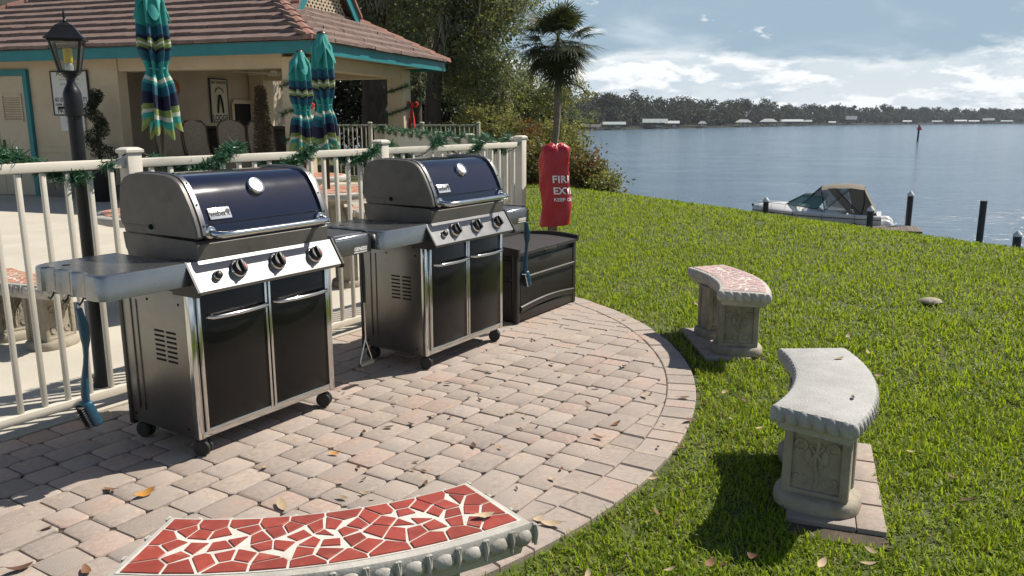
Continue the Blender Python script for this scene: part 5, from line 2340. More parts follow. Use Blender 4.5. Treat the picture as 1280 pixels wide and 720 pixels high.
# ---- sling chairs in the porch
def sling_chair():
    r = empty('sling_chair', (0, 0, 0))
    mb = MB()
    # back faces -y (towards camera); sitter faces +y
    def bk(x, k):
        a = k
        return (x, -.22 - .20 * a, .45 + .68 * a)
    V, n = [], 9
    for k in range(n + 1):
        a = k / n
        c = .05 * math.sin(PI * min(1, a * 1.1))
        w = .25 * (1 if a < .85 else math.sqrt(max(.0, 1 - ((a - .85) / .2) ** 2)))
        x_, y_, z_ = bk(0, a)
        V += [(-w, y_ - c, z_), (0, y_ - c - .035, z_ + .015 * a), (w, y_ - c, z_)]
    F = []
    for k in range(n):
        for j in range(2):
            F.append((3 * k + j, 3 * k + j + 1, 3 * k + 4 + j, 3 * k + 3 + j))
    mb.add(V, F)
    mb.build('back_sling', sling, r, 60)
    mb = MB()
    mb.box((0, .03, .43), (.48, .48, .02), 0, None, .008)
    mb.build('seat_sling', sling, r, 40)
    mb = MB()
    pts = []
    for k in range(n + 1):
        a = k / n
        c = .05 * math.sin(PI * min(1, a * 1.1))
        w = .262 * (1 if a < .85 else math.sqrt(max(.02, 1 - ((a - .85) / .2) ** 2)))
        x_, y_, z_ = bk(0, a)
        pts.append((w, y_ - c, z_))
    full_ = [(-x, y, z) for x, y, z in pts] + pts[::-1]
    mb.tube(full_, .014, 7)
    mb.build('back_frame', chairfr, r, 60)
    mb = MB()
    mb.box((0, -.33, .62), (.07, .02, .02))
    mb.build('care_tag', badge, r)
    for s in (-1, 1):
        mb = MB()
        mb.tube([(s * .27, -.30, .64), (s * .30, 0, .66), (s * .29, .24, .63)], .018, 7)
        mb.build('arm', chairfr, r, 60)
        for y in (-.26, .24):
            mb = MB()
            mb.tube([(s * .28, y, .64 if y > 0 else .50), (s * .27, y * 1.1, .0)], .014, 7)
            mb.build('leg', chairfr, r, 60)
    return r


ch0 = sling_chair()
spots = [(-3.63, 1.30, 'first'), (-2.98, 1.30, 'second'), (-2.28, 1.30, 'third'), (-1.67, 1.35, 'fourth')]
for i, (x, y, w_) in enumerate(spots):
    o = ch0 if i == 0 else copy_tree(ch0)
    p = HW(x, y, 0)
    o.location = p
    o.rotation_euler = (0, 0, BANG + [.1, -.05, .12, .0][i])
    o.scale = (1.02, 1.0, 1.22)
    tag(o, '%s brown sling chair from the plaque wall, drawn up to the porch counter' % w_, 'chair', 'sling chairs at the porch counter')

# ---- topiaries
def topiary(loc, label, seed, spiral=True, Hc=.85, pot_h=.55, m=topiary_leaf, rad=.27):
    r = empty('potted_topiary', loc)
    tag(r, label, 'potted plant')
    mb = MB()
    mb.lathe([(.15, 0), (.17, .03), (.25, pot_h - .10), (.28, pot_h - .05), (.28, pot_h), (.24, pot_h), (.23, pot_h - .06)], 20)
    mb.build('pot', pot_dark, r, 40)
    mb = MB()
    mb.tube([(0, 0, pot_h - .08), (.01, 0, pot_h + Hc * .6), (0, 0, pot_h + Hc)], [.03, .022, .01], 7)
    mb.build('trunk', bark, r, 50)
    rr = np.random.default_rng(seed)
    C = []
    for k in range(5200):
        a = rr.random()
        z = pot_h + .05 + Hc * a
        R = rad * (1 - .62 * a) + .02
        if spiral:
            ph = 2 * PI * 2.2 * a
            cx, cy = .35 * R * math.cos(ph), .35 * R * math.sin(ph)
            R *= .80 + .18 * math.sin(2 * PI * 2.2 * a * 1.6)
        else:
            cx = cy = 0
        v = rr.normal(size=3)
        v /= np.linalg.norm(v)
        C.append((cx + v[0] * R * rr.random() ** .35, cy + v[1] * R * rr.random() ** .35, z + v[2] * .05))
    V, F = leaf_quads(C, .034, .5)
    link('foliage', raw_mesh('foliage', V, F, m), r)


topiary(HW(-4.42, OV - .40, 0), 'spiral clipped topiary in a dark pot beside the pool rules sign', 5, True, 1.12, .72)
topiary(HW(-1.12, OV - .30, 0), 'slender reddish potted shrub by the porch corner column', 6, False, 1.30, .55, leafmat('bronze_leaf', (.03, .022, .012), (.10, .07, .03), .2, .6, 4), .20)

# ---- bows and column garlands
def bow(loc, label, s=1.0):
    r = empty('red_bow', loc, BANG + .6)
    tag(r, label, 'bow')
    mb = MB()
    for sg in (-1, 1):
        mb.tube([(0, 0, 0), (sg * .06 * s, -.03, .05 * s), (sg * .10 * s, -.03, .02 * s), (sg * .06 * s, -.03, -.03 * s), (0, 0, 0)], [.02 * s, .035 * s, .03 * s, .035 * s, .02 * s], 7, 0, True, .5)
    mb.ell((0, -.03, 0), (.03 * s, .03 * s, .035 * s), 0, None, 8, 6)
    mb.build('loops', bow_red, r, 60)
    mb = MB()
    for sg in (-1, 1):
        mb.tube([(0, -.01, 0), (sg * .03 * s, -.02, -.22 * s), (sg * .045 * s, -.015, -.48 * s)], [.02 * s, .042 * s, .05 * s], 6, 0, True, .3)
    mb.build('tails', bow_red, r, 60)


bow(HW(-OV + .05, OV + .05, 1.62), 'red ribbon bow on the porch corner column behind the umbrellas', 1.15)
bow(HW(-OV + .06, D_ - OV - .10, 1.70), 'red ribbon bow on the far lawn side column of the porch', 1.3)
for (x, y, lab, sd_) in ((-OV - .18, OV + .18, 'green garland wound round the porch corner column', 21), (-OV - .18, D_ - OV - .18, 'green garland wound round the far porch column', 22)):
    pts = []
    for k in range(65):
        a = 2 * PI * k / 16
        q_ = .205
        c, s = math.cos(a), math.sin(a)
        d = min(1 / max(abs(c), 1e-6), 1 / max(abs(s), 1e-6))
        pts.append(HW(x + q_ * d * c, y + q_ * d * s, .35 + 1.75 * k / 64))
    garland(pts, lab, 420, sd_, .075, group='column garlands')

# ================================================================== TREES
def tree(name, label, base, trunk_pts, trunk_r, blobs, n_leaf, size, m, cat='tree', limbs=6, moss=0, seed=1, group=None, m2=None, frac2=.3, sub=64):
    """trunk_pts relative to base; blobs = (centre, radii) ellipsoids relative to base, filled with leaf clumps"""
    rr = np.random.default_rng(seed)
    r = empty(name, base)
    tag(r, label, cat, group)
    mb = MB()
    mb.tube(trunk_pts, trunk_r, 10)
    top = Vector(trunk_pts[-1])
    allb = []
    ends = []
    for i in range(limbs):
        c, R = blobs[i % len(blobs)]
        k = min(len(trunk_pts) - 1, max(1, int(len(trunk_pts) * (.45 + .5 * rr.random()))))
        s = Vector(trunk_pts[k])
        e = Vector(c) + Vector((rr.normal() * R[0] * .45, rr.normal() * R[1] * .4, rr.normal() * R[2] * .3))
        midp = s.lerp(e, .5) + Vector((rr.normal() * .25, rr.normal() * .2, .25 + .2 * rr.random()))
        r0 = trunk_r[k] * .55
        mb.tube([s, s.lerp(midp, .5) + Vector((rr.normal() * .08, 0, .05)), midp, midp.lerp(e, .5) + Vector((rr.normal() * .1, 0, .1)), e], [r0, r0 * .8, r0 * .62, r0 * .42, r0 * .2], 7)
        ends.append((s, midp, e))
        for j in range(3):
            q_ = midp.lerp(e, rr.random())
            e2 = q_ + Vector((rr.normal() * R[0] * .4, rr.normal() * R[1] * .3, rr.normal() * R[2] * .35))
            mb.tube([q_, q_.lerp(e2, .5) + Vector((0, 0, .1)), e2], [r0 * .3, r0 * .2, r0 * .08], 5)
            ends.append((q_, q_.lerp(e2, .5), e2))
    mb.build('trunk', bark, r, 60)
    # leaf clumps
    tot = sum(R[0] * R[1] * R[2] for c, R in blobs) ** 1.0
    C = []
    for c, R in blobs:
        k = max(3, int(n_leaf / sub * (R[0] * R[1] * R[2]) / tot))
        v = rr.normal(size=(k, 3))
        v /= np.linalg.norm(v, axis=1)[:, None]
        rad = rr.random(k) ** .42
        cc = np.array(c) + v * rad[:, None] * np.array(R) * (1 + .18 * rr.normal(size=(k, 1)))
        cs = np.cbrt(R[0] * R[1] * R[2]) * (.12 + .14 * rr.random(k))
        for j in range(k):
            u_ = rr.normal(size=(sub, 3)) * np.array([1, 1, .55])
            C.append(cc[j] + u_ * cs[j] * .8)
    C = np.concatenate(C)
    V, F = leaf_quads(C, size, .5)
    mi = None
    mats_ = [m]
    if m2 is not None:
        mats_ = [m, m2]
        mi = (np.repeat(rr.random(len(C) // sub + 1) < frac2, sub)[:len(C)]).astype(np.int32)
    link('crown', raw_mesh('crown', V, F, mats_, mi), r)
    if moss:
        Vm = []
        for k in range(moss):
            s, m_, e = ends[int(rr.integers(len(ends)))]
            t = rr.random()
            p = np.array(s.lerp(m_, t * 2) if t < .5 else m_.lerp(e, t * 2 - 1)) + rr.normal(size=3) * np.array([.16, .16, .04])
            L = .25 + .75 * rr.random() ** 1.5
            for j in range(16):
                o = rr.normal(size=3) * np.array([.09, .09, .10])
                w = .014 + .02 * rr.random()
                an = rr.random() * PI
                d = np.array([math.cos(an), math.sin(an), 0]) * w
                LL = L * (.4 + .6 * rr.random())
                q0 = p + o
                q1 = q0 + np.array([rr.normal() * .05, rr.normal() * .05, -LL * .5])
                q2 = q1 + np.array([rr.normal() * .05, rr.normal() * .05, -LL * .5])
                Vm += [q0 - d, q0 + d, q1 + d * .9, q1 - d * .9, q1 - d * .9, q1 + d * .9, q2 + d * .2, q2 - d * .2]
        Vm = np.array(Vm)
        link('hanging_moss', raw_mesh('hanging_moss', Vm, np.arange(len(Vm)).reshape(-1, 4), moss_m), r)
    return r


def tb(u, Y):
    """ground point under image column u at depth Y"""
    x = (u - 640) / 1009 * Y / 1.02
    return Vector((x, Y, terrain_z(x, Y) - .1))


def rel(u, v, Y, base):
    return tuple(at(u, v, Y) - base)


# big oak, trunk just right of the roof, limbs over the frame's top
b = tb(470, 25)
tree('live_oak', 'massive live oak with dark trunk rising just behind the porch roof', b,
     [(0, 0, 0), (.05, 0, 2.2), (.0, .1, 4.2), (.2, 0, 6.2), (.3, 0, 8)], [.55, .42, .38, .32, .2],
     [(rel(470, 20, 25, b), (2.6, 2.2, 1.6)), (rel(420, -60, 25, b), (3.0, 2.5, 1.6)), (rel(540, -40, 24, b), (2.6, 2.2, 1.6)), (rel(520, 45, 26.5, b), (1.3, 1.4, .9)), (rel(350, -40, 27, b), (2.5, 2.5, 1.5))],
     26000, .11, oak_leaf, moss=110, seed=3, m2=oak_leaf2, frac2=.25, limbs=9)
b = tb(540, 24)
tree('live_oak', 'leaning live oak hung with grey moss right of the porch roof', b,
     [(0, 0, 0), (.02, 0, 1.6), (.12, 0, 3.0), (.45, 0, 4.2), (.95, 0, 5.4), (1.3, 0, 7)], [.30, .25, .22, .20, .17, .1],
     [(rel(600, 30, 24, b), (1.5, 1.5, 1.3)), (rel(625, 85, 23.5, b), (1.2, 1.2, 1.15)), (rel(585, 100, 24.5, b), (1.2, 1.3, 1.1)), (rel(640, -10, 24.5, b), (1.35, 1.5, .9)), (rel(570, -30, 24, b), (2.0, 1.8, 1.2)), (rel(610, 140, 24.5, b), (1.0, 1.1, .8))],
     42000, .085, oak_leaf, moss=90, seed=4, m2=oak_leaf2, frac2=.4, limbs=9)
b = tb(520, 27)
tree('tree', 'slim bare-trunked tree between the two live oaks', b, [(0, 0, 0), (.05, 0, 3), (0, 0, 6), (.1, 0, 8.5)], [.20, .16, .13, .08],
     [(rel(505, 10, 27, b), (1.5, 1.5, 1.3)), (rel(530, 90, 27, b), (.9, .9, .7))], 7000, .10, oak_leaf, seed=5, moss=40, limbs=6)
b = tb(650, 26)
tree('tree', 'light green young tree with yellowish crown beside the palm', b, [(0, 0, 0), (.1, 0, 1.5), (.25, 0, 3.0), (.5, 0, 4.3)], [.14, .12, .09, .05],
     [(rel(700, 120, 26, b), (1.05, 1.0, .75)), (rel(650, 130, 26, b), (1.1, 1.0, .9)), (rel(725, 150, 26, b), (.55, .6, .5)), (rel(668, 175, 25.5, b), (1.2, 1.0, .6)), (rel(735, 115, 26, b), (.35, .4, .25))],
     14000, .075, oak_leaf2, seed=6, m2=oak_leaf, frac2=.45, limbs=9)
b = tb(610, 22.5)
tree('tree', 'bushy small tree with mixed yellow and red leaves behind the furthest fence', b, [(0, 0, 0), (.05, 0, 1.0), (.1, 0, 2.0)], [.10, .08, .04],
     [(rel(610, 165, 22.5, b), (1.0, .9, .9)), (rel(640, 190, 22, b), (.75, .7, .8)), (rel(575, 180, 23, b), (.8, .8, .7))],
     12000, .07, shrub_leaf, seed=7, m2=oak_leaf2, frac2=.5, limbs=6)
# dense wood further back, one dark mass
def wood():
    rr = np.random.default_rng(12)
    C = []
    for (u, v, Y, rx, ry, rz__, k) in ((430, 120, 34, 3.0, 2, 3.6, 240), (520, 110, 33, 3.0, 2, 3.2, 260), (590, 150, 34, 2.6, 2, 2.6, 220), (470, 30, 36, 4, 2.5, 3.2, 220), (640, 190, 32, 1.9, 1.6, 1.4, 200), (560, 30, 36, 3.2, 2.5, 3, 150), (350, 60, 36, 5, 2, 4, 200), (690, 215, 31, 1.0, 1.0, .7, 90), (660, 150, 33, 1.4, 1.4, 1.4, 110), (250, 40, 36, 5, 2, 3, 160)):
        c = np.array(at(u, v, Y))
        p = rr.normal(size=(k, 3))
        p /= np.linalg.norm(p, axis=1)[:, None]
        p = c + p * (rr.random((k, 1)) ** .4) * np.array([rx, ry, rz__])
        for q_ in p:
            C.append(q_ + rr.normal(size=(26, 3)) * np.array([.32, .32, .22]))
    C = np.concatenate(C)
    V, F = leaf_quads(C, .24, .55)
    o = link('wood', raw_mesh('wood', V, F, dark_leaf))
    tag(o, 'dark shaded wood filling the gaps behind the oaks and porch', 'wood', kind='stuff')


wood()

# ---- palm
b = tb(685, 17.6)
pal = empty('palm_tree', b)
tag(pal, 'tall cabbage palm with drooping dead-skirted fan crown at the river bank', 'palm tree')
tp = at(697, 52, 17.6) - b
mb = MB()
K = 22
pts = [Vector((0, 0, 0)).lerp(tp, k / K) + Vector((.10 * math.sin(k / K * PI), 0, 0)) for k in range(K + 1)]
mb.tube(pts, [.078 - .016 * k / K + .004 * (k % 2) for k in range(K + 1)], 12)
mb.build('trunk', palm_bark, pal, 60)
rr = np.random.default_rng(9)
fan_V, fan_F = [], []
nf = 92
for k in range(nf):
    az = rr.random() * 2 * PI
    live = k < 62
    el = math.radians(rr.uniform(-45, 62) if live else rr.uniform(-80, -25))
    Ls = rr.uniform(.34, .70) if live else rr.uniform(.35, .65)
    d = Vector((math.cos(az) * math.cos(el), math.sin(az) * math.cos(el), math.sin(el)))
    o = tp + Vector((0, 0, rr.uniform(-.06, .14)))
    hub = o + d * Ls
    # petiole
    sd = d.cross(Vector((0, 0, 1))).normalized()
    up = sd.cross(d)
    b0 = len(fan_V)
    fan_V += [o - sd * .008, o + sd * .008, hub + sd * .006, hub - sd * .006]
    fan_F.append((b0, b0 + 1, b0 + 2, b0 + 3))
    R = rr.uniform(.40, .58)
    ns = 24
    for j in range(ns):
        a = math.radians(-125 + 250 * j / (ns - 1))
        dirv = d * math.cos(a) + sd * math.sin(a)
        L = R * (1 - .25 * abs(a) / 2.2) * rr.uniform(.85, 1.1)
        wv = dirv.cross(up).normalized() * .015
        droop = rr.uniform(.15, .55)
        p1 = hub + dirv * L * .55 + up * (-.04)
        p2 = hub + dirv * L * .95 + Vector((0, 0, -droop * L * .55))
        b0 = len(fan_V)
        fan_V += [hub - wv * .3, hub + wv * .3, p1 + wv, p1 - wv, p2 + wv * .15, p2 - wv * .15]
        fan_F += [(b0, b0 + 1, b0 + 2, b0 + 3), (b0 + 3, b0 + 2, b0 + 4, b0 + 5)]
link('fronds', raw_mesh('fronds', [tuple(v) for v in fan_V], fan_F, palm_leaf), pal)

# ---- shrubs along the bank
def shrub(u, v, Y, R, label, seed, m, m2=None, n=4200, size=.075, f2=.35):
    c = at(u, v, Y)
    b = Vector((c.x, c.y, terrain_z(c.x, c.y)))
    rr = np.random.default_rng(seed)
    r = empty('shrub', b)
    tag(r, label, 'shrub', 'shrubs along the river bank')
    mb = MB()
    h = max(.3, c.z - b.z + R[2])
    for k in range(9):
        e = Vector((rr.normal() * R[0] * .55, rr.normal() * R[1] * .5, h * rr.uniform(.6, 1.0)))
        mb.tube([(rr.normal() * .06, rr.normal() * .06, -.05), e * .5 + Vector((rr.normal() * .08, 0, 0)), e], [.022, .015, .005], 5)
    mb.build('stems', bark, r, 60)
    k = n // 14
    vv = rr.normal(size=(k, 3))
    vv /= np.linalg.norm(vv, axis=1)[:, None]
    cc = np.array([0, 0, c.z - b.z]) + vv * (rr.random((k, 1)) ** .45) * np.array(R) * (1 + .2 * rr.normal(size=(k, 1)))
    C = np.concatenate([q_ + rr.normal(size=(14, 3)) * .11 for q_ in cc])
    C[:, 2] = np.maximum(C[:, 2], .02)
    V, F = leaf_quads(C, size, .55)
    mi = (np.repeat(rr.random(k) < f2, 14)).astype(np.int32) if m2 else None
    link('foliage', raw_mesh('foliage', V, F, [m, m2] if m2 else [m], mi), r)


shrub(668, 208, 18.6, (.50, .5, .50), 'rusty brown shrub behind the red extinguisher cover', 31, shrub_leaf, red_leaf, f2=.10)
shrub(712, 200, 19.2, (.50, .5, .52), 'broad olive shrub beside the palm trunk on the bank', 32, shrub_leaf, oak_leaf2, f2=.5)
shrub(733, 215, 18.2, (.40, .4, .36), 'low orange tinged shrub on the bank next to the olive one', 33, shrub_leaf, red_leaf, f2=.12)
shrub(757, 229, 17.6, (.42, .4, .16), 'sprawling low green shrub at the river end of the row', 34, oak_leaf2, shrub_leaf, n=1300)
shrub(700, 172, 23, (.75, .7, .45), 'tall thin-leaved shrub under the young yellowish tree', 35, oak_leaf2, shrub_leaf, n=3200, size=.08)
shrub(655, 172, 22.5, (.5, .6, .4), 'red leaved shrub near the furthest fence end', 37, shrub_leaf, red_leaf, f2=.25)

# low landscape border by the lawn edge near the fence corner
mb = MB()
mb.beam((.15, 19.5, -.03), (1.2, 18.3, -.03), .08, .12)
tag(mb.build('landscape_timber', conc_w), 'pale edging strip lying on the lawn behind the fence corner', 'edging')

# ================================================================== FAR SHORE
def shore_at(t):
    """point on the shore polyline by image column"""
    for (x0, y0), (x1, y1) in zip(shore[:-1], shore[1:]):
        u0, u1 = 640 + 1030 * x0 / y0, 640 + 1030 * x1 / y1
        if u0 <= t <= u1:
            k = (t - u0) / (u1 - u0)
            return x0 + (x1 - x0) * k, y0 + (y1 - y0) * k
    return shore[-1]


def far_forest():
    rr = np.random.default_rng(77)
    C, S, D3 = [], [], []
    trunks = MB()
    u = 560.0
    while u < 1420:
        x, y = shore_at(u)
        d = math.hypot(x, y)
        for row_ in range(3):
            if rr.random() < .12 and row_ == 0:
                continue
            dep = 6 + row_ * 16 + rr.random() * 8
            xx, yy = x - dep * .45 + rr.normal() * 3, y + dep
            h = rr.uniform(13, 20) + row_ * 2.5 + (4.5 if rr.random() < .10 else 0)
            if row_ == 0:
                h *= .72
            wid = rr.uniform(4.5, 7.5)
            ks = int(40 * (500 / d) ** .5 + 16)
            tall = h > 22 and rr.random() < .6
            for j in range(ks):
                v = rr.normal(size=3)
                v /= np.linalg.norm(v)
                q_ = v * rr.random() ** .4
                cz = h * .58 + q_[2] * h * .42
                if tall:
                    cz = h * .8 + q_[2] * h * .2
                p = np.array([xx + q_[0] * wid, yy + q_[1] * wid, -4.0 + max(1.2, cz)])
                C.append(p + rr.normal(size=(9, 3)) * np.array([1.0, 1.0, .75]))
                S.append(np.full(9, (1.1 + .5 * d / 700)))
        u += rr.uniform(4.0, 7.5) * (500 / d) ** .5
    C = np.concatenate(C)
    V, F = leaf_quads(C, np.concatenate(S), .6)
    far2 = leafmat('far_leaf_rusty', (.045, .032, .022), (.11, .085, .06), .1, .8, .05)
    mi = (np.repeat(rr.random(len(C) // 9) < .10, 9)).astype(np.int32)
    o = link('far_shore_wood', raw_mesh('far_shore_wood', V, F, [far_leaf, far2], mi))
    tag(o, 'line of dark trees along the opposite river bank', 'wood', kind='stuff')
    print('far quads', len(F))


far_forest()
roof_white = mat('boathouse_white_roof', (.44, .45, .45), .5, 0, .04, .3)
roof_grey = mat('boathouse_grey_roof', (.30, .34, .33), .5, 0, .06, .3)
boat_wood = mat('boathouse_timber', (.10, .09, .08), .85, 0, .2, .4)


def boathouse(u, wpx, hpx, label, style, m, voff=0.0):
    x, y = shore_at(u)
    d = math.hypot(x, y)
    s = d / 1015
    w, h = wpx * s, hpx * s
    an = -math.atan2(x, y)
    x *= .985
    y *= .985
    r = empty('boathouse', (x, y, WATER_Z), an)
    tag(r, label, 'boathouse', 'boathouses along the far shore')
    dp = w * .55
    for i in range(5):
        for j in range(2):
            mb = MB()
            px_ = -w * .46 + w * .92 * i / 4
            mb.tube([(px_, -dp / 2 + dp * j, -1.5), (px_, -dp / 2 + dp * j, h * .68)], .16, 6)
            mb.build('piling', boat_wood, r)
    mb = MB()
    mb.box((0, 0, .9), (w, dp, .2))
    mb.build('dock_floor', boat_wood, r)
    mb = MB()
    e = h * .62
    if style == 'hip':
        mb.add([(-w / 2, -dp / 2, e), (w / 2, -dp / 2, e), (w / 2, dp / 2, e), (-w / 2, dp / 2, e), (-w * .22, 0, h), (w * .22, 0, h)], [(0, 1, 5, 4), (1, 2, 5), (2, 3, 4, 5), (3, 0, 4), (0, 3, 2, 1)])
    elif style == 'gable':
        mb.add([(-w / 2, -dp / 2, e), (w / 2, -dp / 2, e), (w / 2, dp / 2, e), (-w / 2, dp / 2, e), (-w / 2, 0, h), (w / 2, 0, h)], [(0, 1, 5, 4), (1, 2, 5), (2, 3, 4, 5), (3, 0, 4), (0, 3, 2, 1)])
    else:
        mb.add([(-w / 2, -dp / 2, h * .70), (w / 2, -dp / 2, h * .70), (w / 2, dp / 2, h * 1.02), (-w / 2, dp / 2, h * 1.02), (-w / 2, -dp / 2, h * .64), (w / 2, -dp / 2, h * .64), (w / 2, dp / 2, h * .96), (-w / 2, dp / 2, h * .96)],
               [(0, 1, 2, 3), (0, 4, 5, 1), (1, 5, 6, 2), (2, 6, 7, 3), (3, 7, 4, 0), (7, 6, 5, 4)])
    mb.build('roof', m, r)
    if style in ('gable', 'house'):
        mb = MB()
        mb.box((-w * .3, 0, e / 2 + .4), (w * .34, dp * .9, e - .9))
        mb.build('wall', m if style == 'house' else boat_wood, r)
    mb = MB()
    mb.ell((w * .12, 0, 1.7), (w * .16, dp * .2, .8), 0, None, 10, 6)
    mb.build('stored_hull', gelcoat, r, 60)


for a_ in ((738, 26, 7.5, 'low weathered shed on the far shore closest to the near trees', 'gable', boat_wood),
           (766, 28, 9.5, 'long far shore boathouse with flat pale roof', 'flat', roof_grey),
           (817, 30, 12, 'far shore boathouse with wide grey gabled roof', 'gable', roof_grey),
           (838, 17, 9, 'white flat boat shelter adjoining the grey gabled boathouse', 'flat', roof_white),
           (877, 11, 8, 'small far shore hut with a peaked white roof', 'hip', roof_white),
           (927, 20, 9, 'white hipped boathouse standing alone on the far shore', 'hip', roof_white),
           (959, 21, 9, 'white hipped boathouse beside the long flat dock roof', 'hip', roof_white),
           (986, 27, 7.5, 'long flat white dock roof on the far shore', 'flat', roof_white),
           (1007, 13, 6.5, 'short flat white dock roof right of the long one', 'flat', roof_grey),
           (1035, 8, 4.5, 'tiny white dock shelter left of the peaked house', 'flat', roof_white),
           (1056, 12, 10, 'pale house with steep peaked roof on the far shore', 'gable', roof_white),
           (1130, 9, 4.5, 'distant white shelter behind the channel marker', 'flat', roof_white),
           (1168, 10, 4, 'faint distant shelter just right of the channel marker', 'flat', roof_grey),
           (1194, 12, 4.5, 'distant white flat shelter far right of the marker', 'flat', roof_white),
           (1210, 10, 4, 'low bright white shelter among distant trees', 'flat', roof_white),
           (1228, 11, 6, 'distant grey house with gabled roof among trees', 'gable', roof_grey),
           (1252, 11, 3.6, 'last faint pale shelter on the distant shore', 'flat', roof_grey)):
    boathouse(*a_)

# ---- channel marker
r = empty('channel_marker', (115, 232.7, WATER_Z))
tag(r, 'red triangular channel marker on a leaning pile in the river', 'channel marker')
mb = MB()
mb.tube([(0, 0, -2), (.10, 0, 3.6)], .26, 10)
mb.build('pile', piling_m, r, 50)
mb = MB()
for k in range(2):
    M = Matrix.Translation((.1, -.3 + .45 * k, 3.9)) @ Matrix.Rotation(.8 * k - .3, 4, 'Z')
    mb.add([(-.75, 0, -.65), (.75, 0, -.65), (0, 0, .75), (-.75, .06, -.65), (.75, .06, -.65), (0, .06, .75)], [(0, 1, 2), (5, 4, 3), (0, 3, 4, 1), (1, 4, 5, 2), (2, 5, 3, 0)], 0, M)
mb.build('day_board', bow_red, r)
mb = MB()
mb.lathe([(.14, 3.6), (.14, 4.6), (.09, 4.9)], 10)
mb.build('light', bow_red, r)

# ---- pilings
def piling(u, vtop, Y, label, w=.30, cap=True):
    t = at(u, vtop, Y)
    r = empty('mooring_piling', (t.x, Y, WATER_Z))
    tag(r, label, 'piling', 'black mooring pilings')
    h = t.z - WATER_Z - (.2 if cap else 0)
    mb = MB()
    mb.tube([(0, 0, -2.0), (.0, 0, h)], w / 2, 14)
    mb.build('shaft', piling_m, r, 50)
    if cap:
        mb = MB()
        mb.lathe([(w / 2 + .02, h - .06), (w / 2 + .03, h - .02), (w / 2 + .02, h + .02), (.02, h + .2)], 14)
        mb.build('cap', piling_cap, r, 40)


piling(958, 246, 44, 'short black piling with white cone cap off the bow of the boat')
piling(1089, 257, 39, 'black piling with white cone cap in front of the boat stern')
piling(1139, 238.5, 41.5, 'tall black piling with white cap at the end of the dock', .29)
piling(1230, 251, 38, 'tall flat-topped black piling standing alone in the water', .30, False)
piling(1273, 288, 35, 'short black piling with white cap nearest the lawn slope', .34)

# ---- dock
dk0 = at(1152, 288.5, 39.5)
dz = dk0.z
r = empty('dock', (dk0.x, 39.5, WATER_Z))
tag(r, 'weathered plank dock end beside the moored boat', 'dock')
dh = dz - WATER_Z
ax = Vector((-.93, .37, 0)).normalized()
ay = Vector((-ax.y, ax.x, 0))
DANG = math.atan2(ax.y, ax.x)
r.rotation_euler = (0, 0, DANG)
mb = MB()
mb.box((.07, -.55, 0), (.145, 2.2, .045), 0, None, .004)
pk = mb.mesh('plank', dock_wood)
for k in range(64):
    link('plank', pk, r, (.155 * k, 0, dh + rnd.uniform(-.004, .004)))
mb = MB()
for y in (.45, -1.5):
    mb.box((4.9, y, dh - .14), (9.8, .06, .22))
mb.build('stringers', dock_wood, r)
for k in range(4):
    for y in (.3, -1.4):
        mb = MB()
        mb.tube([(.5 + 3 * k, y, -2), (.5 + 3 * k, y, dh - .05)], .13, 8)
        mb.build('dock_pile', dock_wood, r, 50)

